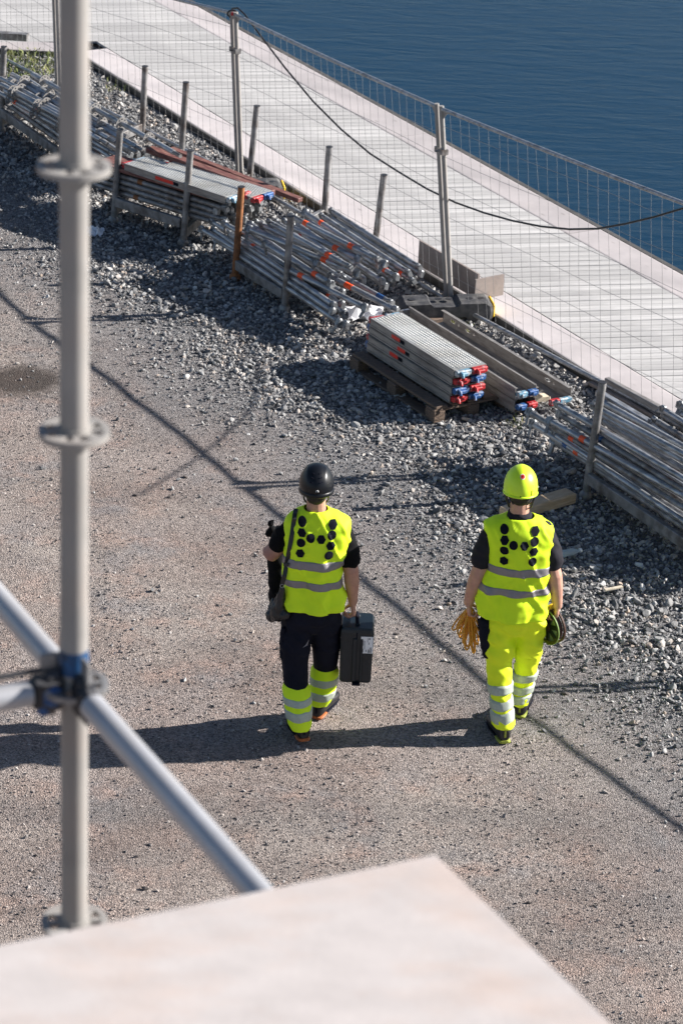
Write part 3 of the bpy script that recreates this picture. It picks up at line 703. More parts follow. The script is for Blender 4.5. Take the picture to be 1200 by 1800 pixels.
# beam orientation of the load
for l in range(4):
    for j in range(5 if l < 3 else 3):
        A = bF[0] + bd_*(-.28+rnd.uniform(-.06, .06)) + bn*(.06+.115*j) + Vector((0, 0, .275+.053*l)); B = A + bd_*(1.45+rnd.uniform(-.05, .1))
        lay(A, B, 'old', ((.35, .06, 'rust'),) if (l+j) % 3 == 0 else (), 'dull brown grey tube stacked under the boards of the second rack', 'tubes stacked under the boards')
def bp(a, q, z): return bF[0] + bd_*a + bn*q + Vector((0, 0, z))
rect_bar('formwork_board', bp(-.25, .16, .50), bp(1.10, .18, .50), .30, .035, 'redwood', 'red brown board under the steel deck on the second rack, yard side', 'board', 'red brown boards on the second rack')
rect_bar('formwork_board', G(262, 262, .58), G(478, 340, .52), .10, .05, 'redwood', 'long dark red brown plank behind the steel deck on the second rack', 'board', 'red brown boards on the second rack')
rect_bar('formwork_board', G(300, 262, .50), G(528, 352, .40), .07, .04, 'redwood', 'dark board end reaching past the yellow block of the second rack', 'board', 'red brown boards on the second rack')

# steel plank builder --------------------------------------------------------
def steel_plank(L, W, cols, label, group, flipped=False, sticker=(), name='steel_plank', holes=False):
    root = thing(name, label, 'scaffold plank', (0, 0, 0), group)
    H = .068
    b = MB(); b.box((0, 0, H-.004), (L, W, .005)); 
    b.build('deck_sheet', X['sheet'], root, False)
    b = MB(); nx = int(L/.027); ny = 9
    for i in range(nx):
        for j in range(ny):
            x_ = -L/2+.025+(L-.05)*(i+.5*(j % 2))/nx; y_ = -W/2+.03+(W-.06)*j/(ny-1)
            r0, r1, h = .0085, .005, .0055; z_ = H-.0015
            vs = [(x_+r0*math.cos(a), y_+r0*math.sin(a), z_) for a in (0, 1.047, 2.094, 3.1416, 4.189, 5.236)] + [(x_+r1*math.cos(a), y_+r1*math.sin(a), z_+h) for a in (0, 1.047, 2.094, 3.1416, 4.189, 5.236)] + [(x_, y_, z_+.001)]
            fs = [(q, (q+1) % 6, 6+(q+1) % 6, 6+q) for q in range(6)] + [(6+q, 6+(q+1) % 6, 12) for q in range(6)]
            b.add(vs, fs)
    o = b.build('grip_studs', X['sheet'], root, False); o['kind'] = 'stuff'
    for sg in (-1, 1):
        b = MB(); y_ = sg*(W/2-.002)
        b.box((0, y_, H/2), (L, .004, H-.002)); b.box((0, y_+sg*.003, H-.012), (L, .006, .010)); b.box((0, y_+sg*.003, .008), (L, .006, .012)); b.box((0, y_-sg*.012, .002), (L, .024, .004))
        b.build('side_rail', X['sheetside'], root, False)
    for e, cc in ((1, cols), (-1, cols[::-1])):
        for kq, yq in enumerate((-W/4, W/4)):
            b = MB(); x_ = e*(L/2+.018); b.box((x_, yq, H*.56), (.045, W/2-.012, H*.72), None, 0, .008)
            b.box((x_+e*.022, yq, H*.45), (.028, W/4, .03), None, 0, .006)
            b.tube([Vector((x_+e*.015, yq-W*.12, H*.75)), Vector((x_+e*.05, yq-W*.12, H*.7)), Vector((x_+e*.06, yq-W*.12, H*.3))], .011, 6)
            b.build('end_hook', X[cc[kq]], root, False)
    for (x_, l_) in sticker:
        b = MB(); b.box((x_, -W/2-.0045, H*.52), (l_, .002, H*.46)); b.build('sticker', X['sticker'], root, False)
        b = MB(); b.box((x_+l_*.5+.035, -W/2-.0045, H*.50), (.055, .002, H*.42)); b.build('dark_label', X['print'], root, False)
    return root
def put(o, c, d, flip=False, tilt=0):
    y = Vector((0, 0, 1)).cross(d).normalized(); M = Matrix((d, y, Vector((0, 0, 1)))).transposed() @ Matrix.Rotation(tilt, 3, 'X')
    if flip: M = M @ Matrix.Rotation(math.pi, 3, 'X')
    o.location = c; o.rotation_euler = M.to_euler()
# stack on the pallet
PC = (G(649, 556, .43)+G(852, 634, .43)+G(706, 547, .43)+G(795, 647, .43))/4
L1 = (G(795, 647, .43)-G(649, 556, .43)).length; W1 = .30; da = (G(795, 647, .43)-G(649, 556, .43)); da.z = 0; da.normalize(); dn = Vector((-da.y, da.x, 0))
ZP = .135
cols = [('red', 'blue'), ('blue', 'red'), ('red', 'blue'), ('lblue', 'red')]
wh = ['lowest', 'second', 'third', 'topmost']
st_l = [(), ((-.10, .10),), (), ((-.02, .10),)]
for i in range(4):
    o = steel_plank(L1, W1, cols[i], 'perforated steel scaffold plank with painted hooks, %s of the pallet stack' % wh[i], 'steel planks stacked on the pallet', sticker=[(-.22, .12)] if i in (1, 3) else ([(-.12, .11)] if i == 2 else ()))
    c = Vector((PC.x, PC.y, ZP+.072*i)) + da*(.015*(i % 2)) - dn*(.012 if i < 2 else 0)
    put(o, c, da)
# pallet
pl = thing('wooden_pallet', 'old dark wooden pallet under the stack of steel planks', 'pallet', Vector((PC.x, PC.y, 0)))
pc = Vector((PC.x, PC.y, 0)) + dn*.06
Mp = Matrix((da, dn, Vector((0, 0, 1)))).transposed()
def pbox(a, q, z, sx, sy, sz, nm):
    b = MB(); b.box(pc+da*a+dn*q+Vector((0, 0, z)), (sx, sy, sz), Mp, 0, .003); b.build(nm, X['pallet'], pl)
for q in (-.30, -.15, 0, .15, .30): pbox(0, q, .122, 1.24, .105, .022, 'top_board')
for a in (-.56, 0, .56): pbox(a, 0, .10, .12, .74, .02, 'cross_board')
for a in (-.56, 0, .56):
    for q in (-.32, 0, .32): pbox(a, q, .055, .13, .10, .068, 'block')
for q in (-.32, 0, .32): pbox(0, q, .011, 1.24, .10, .02, 'base_board')

# channels beside the pallet: two upturned planks and a toe rail
def channel(L, W, H, label, group, cols, both=True):
    root = thing('steel_plank', label, 'scaffold plank', (0, 0, 0), group)
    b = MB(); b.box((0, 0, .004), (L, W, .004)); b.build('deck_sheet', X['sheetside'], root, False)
    b = MB(); nx = int(L/.04); ny = 7
    for i in range(nx):
        for j in range(ny):
            x_ = -L/2+.03+(L-.06)*(i+.5*(j % 2))/nx; y_ = -W/2+.03+(W-.06)*j/(ny-1); r0 = .009
            vs = [(x_+r0*math.cos(a), y_+r0*math.sin(a), .006) for a in (0, 1.57, 3.14, 4.71)] + [(x_, y_, .013)]
            b.add(vs, [(0,1,4),(1,2,4),(2,3,4),(3,0,4)])
    o = b.build('grip_studs', X['galvd'], root, False); o['kind'] = 'stuff'
    for sg in ((-1, 1) if both else (1,)):
        b = MB(); y_ = sg*(W/2-.003)
        b.box((0, y_, H/2), (L, .005, H)); b.box((0, y_+sg*.004, H*.55), (L, .006, .012)); b.box((0, y_-sg*.008, H-.002), (L, .02, .004))
        b.build('side_rail', X['sheetside'], root, False)
    for kq, yq in enumerate((-W/4, W/4)):
        b = MB(); b.box((L/2+.02, yq, H*.5), (.05, W/2-.01, .045), None, 0, .008); b.box((L/2+.045, yq, H*.45), (.03, W/5, .03), None, 0, .006)
        b.build('end_hook', X[cols[kq]], root, False)
    b = MB(); b.box((-L/2-.01, 0, H*.5), (.02, W-.012, .05)); b.build('end_plate', X['galv'], root, False)
    return root
dc = (G(909, 670, .3)-G(687, 532, .3)); dc.z = 0; Lc = 1.85; dc.normalize(); dcn = Vector((-dc.y, dc.x, 0))
e1 = G(905, 688, .24)     # near end, yard side
def putc(o, end, off, z):
    c = Vector((end.x, end.y, 0)) - dc*(Lc/2) + dcn*off; c.z = z; put(o, c, dc)
o = channel(Lc, .20, .10, 'upturned steel plank forming a long dark trough beside the pallet', 'upturned steel planks beside the pallet', ('lblue', 'blue')); putc(o, e1, .10, .165)
o = channel(Lc, .20, .10, 'lower steel plank beneath the long trough beside the pallet', 'upturned steel planks beside the pallet', ('blue', 'red')); putc(o, e1, .10, .06)
b = MB(); b.tube([Vector((0, 0, 0)), Vector((0, 0, 0.001))], .01)
e2 = G(985, 690, .18)
o = thing('steel_toe_rail', 'long slotted steel rail with round holes lying nearest the fence', 'rail', (0, 0, 0))
def holed_plate(L, H, hs):
    b = MB(); n = int(L/.012)
    # plate with through holes made from strips
    xs = [-L/2+L*i/n for i in range(n+1)]
    for i in range(n):
        xm = (xs[i]+xs[i+1])/2; gap = None
        for (hx, hr, hl) in hs:
            dx = max(0, abs(xm-hx)-hl)
            if dx < hr: gap = math.sqrt(hr*hr-dx*dx)
        segs = [(-H/2, H/2)] if gap is None else [(-H/2, -gap), (gap, H/2)]
        for (a, c) in segs: b.box((xm, 0, (a+c)/2), (xs[i+1]-xs[i], .004, c-a))
    return b
hs = []
for g_ in (-.78, -.55, .60): hs += [(g_, .014, .02), (g_+.09, .011, 0)]
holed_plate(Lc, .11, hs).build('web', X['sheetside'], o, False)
b = MB(); b.box((0, -.015, .056), (Lc, .03, .004)); b.box((0, -.05, -.056), (Lc, .10, .004)); b.build('flange', X['sheetside'], o, False)
b = MB(); b.box((Lc/2+.02, -.07, -.03), (.04, .12, .045), None, 0, .008); b.build('end_hook', X['lblue'], o, False)
b = MB(); b.box((Lc/2+.02, -.17, -.03), (.045, .09, .05), None, 0, .008); b.build('end_hook', X['red'], o, False)
putc(o, e2, .10, .15)
rect_bar('bearer', G(880, 706, .02)-dcn*.02, G(955, 700, .02)+dcn*.05, .07, .055, 'card', 'pale timber bearer under the near end of the troughs', 'bearer')
rect_bar('bearer', G(690, 575, .02), G(775, 562, .02), .07, .055, 'pallet', 'dark timber bearer under the far end of the troughs', 'bearer')
b = MB(); q = G(915, 716, .0)
b.add([q+Vector(v) for v in ((-.10, -.05, .005), (.02, -.02, .06), (.12, .06, .05), (.04, .07, .005), (-.02, .0, .09))], [(0, 1, 4), (1, 2, 4), (2, 3, 4), (3, 0, 4)])
o = b.build('torn_cardboard', X['card']); set_origin(o, q); tag(o, 'torn pale cardboard scrap below the trough ends', 'cardboard')
# deck on rack B
L2 = 1.25
o = steel_plank(L2, .30, ('lblue', 'red'), 'perforated steel plank with a large red sticker on the second rack', 'steel planks on the second rack', sticker=[(-.12, .22)])
A = G(223, 290, .57); B = G(392, 346, .57); dd = (B-A).normalized(); put(o, (A+B)/2 + Vector((-dd.y, dd.x, 0))*.15 - Vector((0, 0, .06)) , dd)
o = steel_plank(L2-.1, .28, ('red', 'blue'), 'second steel plank on the second rack, under its right end', 'steel planks on the second rack')
put(o, (A+B)/2 + Vector((-dd.y, dd.x, 0))*.34 + dd*.16 - Vector((0, 0, .08)), dd)
# wedge clutter at the end of rack B: short ledgers with heads out
for k in range(16):
    z = .46 - .052*(k // 4); q = .26+.10*(k % 4)+.03*(k//4)
    A = bp(.35, q, z); B = A + bd_*(.75+rnd.uniform(-.05, .12)) + Vector((0, 0, -.01))
    lay(A, B, 'ledger', (((.95, .06, 'blue' if k % 3 == 1 else 'red'),) if k in (1, 6) else ()), 'short tube with wedge head poking out of the right end of the second rack', 'short tubes in the right end of the second rack', roll=rnd.uniform(-1.2, 1.2))
# rack A (far left): standards with rosettes
aF = [G(2, 230), G(2, 230)+U2*1.45]; aR = [G(127, 190), G(250, 240)]
rack('tube rack full of ringed standards at the far left', aF, aR, .86, .72, rear=False)
for i, (a, c, z, bd) in enumerate([
    ((0, 345), (700, 745), .42, ((.15, .06, 'orange'),)), ((30, 330), (650, 690), .47, ((.33, .04, 'red'),)), ((55, 285), (640, 612), .57, ((.1, .03, 'red'),)), ((0, 290), (600, 625), .55, ()),
    ((90, 265), (700, 600), .56, ()), ((80, 240), (700, 575), .58, ()), ((60, 262), (800, 660), .57, ()), ((200, 240), (1010, 688), .66, ()), ((0, 255), (560, 560), .55, ((.2, .04, 'red'),)), ((20, 300), (760, 672), .56, ())]):
    f = OO(3.333, 0, 60); lay(G(*f(a), z), G(*f(c), z-.01), 'standard', bd, 'ringed galvanised standard on the far left rack, %s from the yard side' % ORD[i], 'ringed standards on the far left rack')
under(aF[0], aF[0]+N2*.66, -25.7, -23.2, 2, 8, 'plain grey tube under the ringed standards of the far left rack', 'lower tubes of the far left rack', kinds=('old', 'ledger'))
for l in range(4):
    lay(S(-25.75+.05*l, 10.735+.03*(l % 2), .275+.045*l), S(-23.2+.1*l, 10.74+.03*(l % 2), .275+.045*l), 'ledger' if l % 2 else 'old', ((.42, .05, 'orange'),) if l == 2 else (), 'grey tube, %s up the yard side of the far left rack' % ['lowest', 'second', 'third', 'fourth'][l], 'tubes stacked along the front of the far left rack')
# stray plastic, timber, bottle -------------------------------------------------
def crumple(name, P, sx, sy, h, m, label, cat, seed):
    b = MB(); n = 9; vs = []
    for i in range(n):
        for j in range(n):
            x_ = (i/(n-1)-.5); y_ = (j/(n-1)-.5); q = mn.noise(Vector((x_*4+seed, y_*4, seed)))
            vs.append(P + Vector((x_*sx*(1+.3*q), y_*sy*(1+.3*mn.noise(Vector((x_*3, y_*3, seed+4)))), max(.006, h*(.45+1.1*mn.noise(Vector((x_*6, y_*6, seed+9))))*(1-1.5*(x_*x_+y_*y_))))))
    b.add(vs, [(i*n+j, (i+1)*n+j, (i+1)*n+j+1, i*n+j+1) for i in range(n-1) for j in range(n-1)])
    o = b.build(name, X[m]); set_origin(o, P); tag(o, label, cat)
crumple('plastic_sheet', G(628, 556), .42, .30, .14, 'plastic', 'crumpled white plastic sheet at the right end of the middle rack', 'plastic sheet', 3)
crumple('plastic_sheet', G(166, 410), .16, .22, .07, 'plastic', 'small clear plastic scrap in shade beside the foreground pole', 'plastic sheet', 8)
crumple('paper_scrap', G(582, 554), .24, .10, .05, 'card', 'torn brown paper under the right end of the middle rack', 'paper', 5)
o = rect_bar('timber_beam', G(885, 905, .045), G(1003, 871, .045), .13, .085, 'beamwood', 'fresh timber beam lying on the stones behind the yellow helmet', 'timber')
bt = thing('plastic_bottle', 'clear crushed plastic bottle on the stones right of the man in yellow', 'bottle', G(990, 972, 0))
PB = G(978, 975, .04); DB = (G(1006, 970, .035)-PB).normalized()
gm = bpy.data.materials.new('clear_plastic'); gm.use_nodes = True; gb = gm.node_tree.nodes['Principled BSDF']; gb.inputs['Base Color'].default_value = (.80, .88, .88, 1); gb.inputs['Roughness'].default_value = .12; gb.inputs['Transmission Weight'].default_value = .65; gb.inputs['IOR'].default_value = 1.1
b = MB(); b.tube([PB+DB*q for q in (0, .015, .05, .08, .11, .135, .155, .17, .19)], [.02, .033, .034, .028, .033, .033, .026, .014, .013], 14, sq=(.8, 1)); b.build('shell', gm, bt)
b = MB(); b.tube([PB+DB*.188, PB+DB*.205], .016, 12); b.build('cap', X['white'], bt)
rect_bar('wood_splinter', G(1062, 1037, .03), G(1093, 1031, .035), .025, .012, 'card', 'small wood splinter on the stones right of the man in yellow', 'wood')

# ------------------------------------------------------------------ foreground scaffold
D0 = 4.6
PJ = Yp(131, 1205, D0); zj = PJ.z; PX = PJ.x
sf = thing('scaffold', 'near galvanised scaffold upright with ring plates and crossing ledgers', 'scaffold', (PX, D0, 0))
b = MB(); b.tube([Vector((PX, D0, .02)), Vector((PX, D0, zj+.02))], .0255, 28); b.tube([Vector((PX, D0, zj+.18)), Vector((PX, D0, 9.6))], .0255, 28)
b.tube([Vector((PX, D0, zj+.02)), Vector((PX, D0, zj+.18))], .0262, 28)
b.build('standard', X['pole'], sf)
b = MB(); b.box((PX, D0, .012), (.15, .15, .014)); b.tube([Vector((PX, D0, 0.01)), Vector((PX, D0, .2))], .03, 16); b.build('base_plate', X['galvd'], sf)
b = MB(); b.tube([Vector((PX, D0, zj+.03)), Vector((PX, D0, zj+.078))], .0268, 28); b.build('blue_collar', mat('blue_spray', (.012, .075, .20), .6, .05, .4, 20, c2=(.03, .035, .05), c2s=34), sf)
zs = [Yp(130, 295, D0).z, Yp(131, 760, D0).z, zj, Yp(133, 1622, D0).z]
zs += [zs[3]-.5*k for k in range(1, 12)] + [zs[0]+.5*k for k in range(1, 4)]
for z in zs:
    b = MB(); rosette(b, Vector((PX, D0, z)), Vector((0, 0, 1)), .027, .0635, .011, 40)
    b.tube([Vector((PX, D0, z-.012)), Vector((PX, D0, z+.012))], .0285, 24)
    b.build('rosette', X['pole'] if z != zj else X['galvd'], sf)
def ledger(to, L, name, r=.0242, dark=False):
    d = (to-Vector((PX, D0, zj))); d.z = 0; d.normalize(); y = Vector((0, 0, 1)).cross(d); M = Matrix((d, y, Vector((0, 0, 1)))).transposed(); c = Vector((PX, D0, zj))
    b = MB(); b.tube([c+d*.085, c+d*(L-.085)], r, 24); o = b.build(name, X['ledger'], sf)
    for e in (0, 1):
        q = c+d*(.055 if e == 0 else L-.055)
        b = MB(); b.box(q, (.07, .04, .065), M, 0, .012); b.box(q+d*(-.012 if e == 0 else .012)+Vector((0, 0, .0)), (.04, .034, .085), M, 0, .01)
        b.build('wedge_head', X['dark'] if e == 0 else X['wedge'], o)
        b = MB(); b.box(q+d*(-.004)+Vector((0, 0, .012)), (.030, .007, .13), M, 0, .002); b.build('wedge', X['galvd'], o)
    return d
dl = ledger(G(445, 1560, zj), 2.07, 'ledger')
ledger(G(0, 1055, zj), 2.07, 'ledger')
dt = ledger(G(0, 1228, zj), 1.5, 'transom', .0242)
b = MB(); c = Vector((PX, D0, zj+.045)); b.tube([c+dt*.03, c+dt*1.0+Vector((0, 0, -.01))], .006, 8); b.build('tie_rod', X['dark'], sf)
b = MB(); b.tube([c+dt*.06+Vector((0, 0, -.09)), c+dt*.06+Vector((0, 0, -.045))], .012, 8); b.box(c+dt*.05+Vector((0,0,-.05)), (.05, .05, .05), None, 0, .012); b.build('swivel_clamp', X['blue'], sf)
# pale board lying on the ledger
zb = zj + .0245; c0 = G(765, 1505, zb+.015); ea = G(0, 1665, zb+.015)-c0; eb = G(1070, 1800, zb+.015)-c0
ea.z = eb.z = 0; la = ea.normalized()*1.6; lb = eb.normalized()*1.9
b = MB(); th = .018
vs = [c0, c0+lb, c0+lb+la, c0+la]
vs = [Vector((v.x, v.y, zb+.001)) for v in vs] + [Vector((v.x, v.y, zb+th)) for v in vs]
b.add(vs, [(0, 1, 2, 3), (7, 6, 5, 4), (0, 4, 5, 1), (1, 5, 6, 2), (2, 6, 7, 3), (3, 7, 4, 0)])
o = b.build('plywood_board', X['ply']); set_origin(o, vs[0]); tag(o, 'blurred pale plywood board lying on the scaffold at the bottom', 'board')
ax_ = math.atan2(lb.y, lb.x)
#PEOPLE#
# ------------------------------------------------------------------ people
def pxy(P):
    v = np.array(P)-CC; d = v@F_; return 600+CF*(v@RR)/d, 900-CF*(v@UU)/d
def fuse(name, mb, voxel, m, parent, it=3, disp=None):
    me = mb.mesh('tmp', m); o = bpy.data.objects.new('tmp', me); col.objects.link(o)
    r = o.modifiers.new('r', 'REMESH'); r.mode = 'VOXEL'; r.voxel_size = voxel; r.use_smooth_shade = True
    s = o.modifiers.new('s', 'SMOOTH'); s.factor = .5; s.iterations = it
    dg = bpy.context.evaluated_depsgraph_get(); dg.update()
    e = o.evaluated_get(dg); out = bpy.data.meshes.new_from_object(e, depsgraph=dg)
    bpy.data.objects.remove(o); out.name = name
    out.materials.clear(); out.materials.append(m)
    if disp:
        nn = [v.normal.copy() for v in out.vertices]
        for v, q in zip(out.vertices, nn): v.co = v.co + q*disp(v.co)
    org = wloc(parent) if parent else Vector((0, 0, 0))
    out.transform(Matrix.Translation(-org)); out.polygons.foreach_set('use_smooth', [True]*len(out.polygons)); out.update()
    r = bpy.data.objects.new(name, out); col.objects.link(r); r.parent = parent
    return r
def sm_interp(xs, ys, x):
    if x <= xs[0]: return ys[0]
    if x >= xs[-1]: return ys[-1]
    for i in range(len(xs)-1):
        if x <= xs[i+1]:
            f = (x-xs[i])/(xs[i+1]-xs[i])
            m0 = (ys[i+1]-ys[max(i-1, 0)])/(xs[i+1]-xs[max(i-1, 0)]); m1 = (ys[min(i+2, len(xs)-1)]-ys[i])/(xs[min(i+2, len(xs)-1)]-xs[i])
            h = xs[i+1]-xs[i]; f2 = f*f; f3 = f2*f
            return (2*f3-3*f2+1)*ys[i]+(f3-2*f2+f)*h*m0+(-2*f3+3*f2)*ys[i+1]+(f3-f2)*h*m1
def hand(b, W, d, n, a, curl=1.0, k=1.0):
    # W wrist, d towards the fingers, n palm side, a towards the thumb edge
    d = d.normalized(); n = n.normalized(); a = a.normalized()
    kn = []
    for i, (o, l) in enumerate(((.031, .094), (.0105, .099), (-.010, .094), (-.030, .084))):
        K = W + d*l*k + a*o*k; kn.append(K)
        b.capsule([W + d*.012 + a*o*.55*k, W + d*.05*k + a*o*.9*k, K], [.0155, .0155, .0125], 10)
    for i, K in enumerate(kn):
        L = (.040, .045, .042, .033)[i]*k; ang = 0; P = K; pts = [K]
        for q, (lf, da_) in enumerate(((1, 52), (.66, 62), (.52, 40))):
            ang += R(da_)*curl*(1+.05*i); dirv = d*math.cos(ang)+n*math.sin(ang); P = P + dirv*L*lf; pts.append(P)
        b.capsule(pts, [.0098*k, .0092*k, .0086*k, .0072*k], 10)
    T0_ = W + d*.022*k + a*.022*k + n*.006; T1_ = T0_ + (d*.55+a*.55+n*.35).normalized()*.038*k; T2_ = T1_ + (d*.62+a*.05+n*.78).normalized()*.032*k; T3_ = T2_ + (d*.5-a*.35+n*.75).normalized()*.025*k
    b.capsule([T0_, T1_, T2_, T3_], [.0155*k, .0125*k, .0108*k, .0085*k], 10)
def head(b, c, k=1.):
    b.ell(c+Vector((0, -.005, .015)), (.074*k, .094*k, .100*k)); b.ell(c+Vector((0, .03, -.045)), (.058*k, .062*k, .070*k))
    b.capsule([c+Vector((0, .092, .0)), c+Vector((0, .108, -.028))], [.010, .0135], 8)         # nose
    b.capsule([c+Vector((-.03, .086, .022)), c+Vector((.03, .086, .022))], [.010, .010], 8)      # brow
    b.capsule([c+Vector((-.019, .087, -.058)), c+Vector((0, .093, -.056)), c+Vector((.019, .087, -.058))], [.005, .007, .005], 8)
    b.capsule([c+Vector((-.017, .086, -.066)), c+Vector((0, .091, -.068)), c+Vector((.017, .086, -.066))], [.005, .0075, .005], 8)
    b.ell(c+Vector((0, .078, -.098)), (.022, .018, .017))
    for sg in (-1, 1):
        b.ell(c+Vector((sg*.079, -.002, -.018)), (.011, .020, .033), rot=Matrix.Rotation(R(-22*sg), 3, 'Z')); b.ell(c+Vector((sg*.083, -.008, -.004)), (.010, .015, .018), rot=Matrix.Rotation(R(-28*sg), 3, 'Z'))
def eyes(root, c):
    for sg in (-1, 1):
        b = MB(); b.ell(c+Vector((sg*.030, .080, .004)), (.0125, .0125, .0115)); o = b.build('eye', X['white'], root)
        b = MB(); b.ell(c+Vector((sg*.030, .0915, .004)), (.0055, .0025, .0055)); b.build('iris', X['hair'], o)

class Vest:
    def __init__(s, Y0, rows, cpx, hem_y, dep, seed, folds=1.):
        s.Y0 = Y0; s.seed = seed; s.folds = folds
        zs, cx, w = [], [], []
        for (y, a, c) in rows:
            A = Yp(a, y, Y0); B = Yp(c, y, Y0); zs.append((A.z+B.z)/2); cx.append((A.x+B.x)/2); w.append((B.x-A.x)/2)
        s.zs = zs[::-1]; s.cx = cx[::-1]; s.w = w[::-1]
        s.z1 = zs[0]; s.z0 = Yp(cpx, hem_y, Y0-.15).z
        s.dep = dep                                       # list of (share of height, half depth, y shift)
    def prm(s, z):
        h = (z-s.z0)/(s.z1-s.z0); hs_ = [q[0] for q in s.dep]
        return sm_interp(s.zs, s.cx, z), sm_interp(s.zs, s.w, z), sm_interp(hs_, [q[1] for q in s.dep], h), s.Y0+sm_interp(hs_, [q[2] for q in s.dep], h), h
    def pt(s, a, z, off=0.):
        cx, w, d, cy, h = s.prm(z); n = 2.5
        ca, sa = math.cos(a), math.sin(a)
        ux = math.copysign(abs(ca)**(2/n), ca); uy = math.copysign(abs(sa)**(2/n), sa)
        low = max(0, 1-h)
        x0 = w*ux; q = s.seed
        f = s.folds*1.8*(.0045*mn.noise(Vector((x0*9+q, z*5, sa*1.5))) + .0034*mn.noise(Vector((x0*22+z*12+q, z*18-x0*8, q)))
             + .007*max(0, .35-abs(mn.noise(Vector((x0*8-z*9, z*4+x0*7+q, q*1.7)))))*(.4+low)
             + .020*low**1.2*mn.noise(Vector((x0*11+q*2, z*1.2, q+sa)))
             + .009*(1-abs(mn.noise(Vector((x0*7-z*6+q, z*2.2, q*3))))*4)*math.exp(-((h-.45)/.3)**2)*.6
             + .006*(1-min(1, abs(mn.noise(Vector((x0*10+z*5, z*3+x0*5, q*5))))*5)))
        f += .004*low
        k = 1 + (f+off)/max(.06, math.hypot(w*ux, d*uy))
        return Vector((cx+w*ux*k, cy+d*uy*k, z))
    def back(s, x, z, off=0.):
        cx, w, d, cy, h = s.prm(z); u = max(-.98, min(.98, (x-cx)/w)); ca = math.copysign(abs(u)**1.25, u)
        uu = u
        for _ in range(5):
            ca = math.copysign(abs(max(-.999, min(.999, uu)))**1.25, uu); a = -math.acos(ca); p = s.pt(a, z, off); uu += (x-p.x)/w
        return Vector((x, p.y, z))
    def hit(s, px, py):
        y = s.Y0-.12
        for _ in range(8):
            P = Yp(px, py, y); y = s.back(P.x, P.z).y
        return P
    def build(s, root, mtl, parts, name='vest'):
        b = MB(); na, nz_ = 120, 72; rg = []
        hemf = lambda a: 0.
        rg.append([s.pt(2*math.pi*j/na, s.z0+.012, -.010) for j in range(na)]); rg.append([s.pt(2*math.pi*j/na, s.z0, -.006) for j in range(na)])
        for i in range(nz_+1):
            z = s.z0 + (s.z1-s.z0)*i/nz_; rg.append([s.pt(2*math.pi*j/na, z) for j in range(na)])
        rg.append([s.pt(2*math.pi*j/na, s.z1+.002, -.006) for j in range(na)]); rg.append([s.pt(2*math.pi*j/na, s.z1-.012, -.012) for j in range(na)])
        b.rings(rg, 0, False); return b.build(name, mtl, root)
    def band(s, root, y0, y1, cpx, mtl, name='reflective_band'):
        A = s.hit(cpx, y0).z; B = s.hit(cpx, y1).z; na = 120; rg = []
        for (z, o) in [(B, .0)]+[(B+(A-B)*i/6, .0035) for i in range(7)]+[(A, 0.)]: rg.append([s.pt(2*math.pi*j/na, z, o) for j in range(na)])
        b = MB(); b.rings(rg, 0, False); return b.build(name, mtl, root)
    def badge(s, root, px, py, sides, r, rot):
        c = s.hit(px, py); nn = 24 if sides == 0 else 6*4; vs = [s.back(c.x, c.z, .006)]
        for ring in (.5, 1.0):
            for j in range(nn):
                a = 2*math.pi*j/nn + rot
                rr_ = r*ring
                if sides: q = (a-rot) % (math.pi/3) - math.pi/6; rr_ *= math.cos(math.pi/6)/math.cos(q)*1.06
                vs.append(s.back(c.x+rr_*math.cos(a), c.z+rr_*1.04*math.sin(a), .006))
        o0 = len(vs)
        for j in range(nn): vs.append(vs[1+nn+j]+Vector((0, .009, 0)))
        fs = [(0, 1+j, 1+(j+1) % nn) for j in range(nn)] + [(1+j, 1+nn+j, 1+nn+(j+1) % nn, 1+(j+1) % nn) for j in range(nn)] + [(1+nn+j, o0+j, o0+(j+1) % nn, 1+nn+(j+1) % nn) for j in range(nn)]
        b = MB(); b.add(vs, fs, 0, False); return b.build('emblem_circle' if sides == 0 else 'emblem_hexagon', X['print'], root)

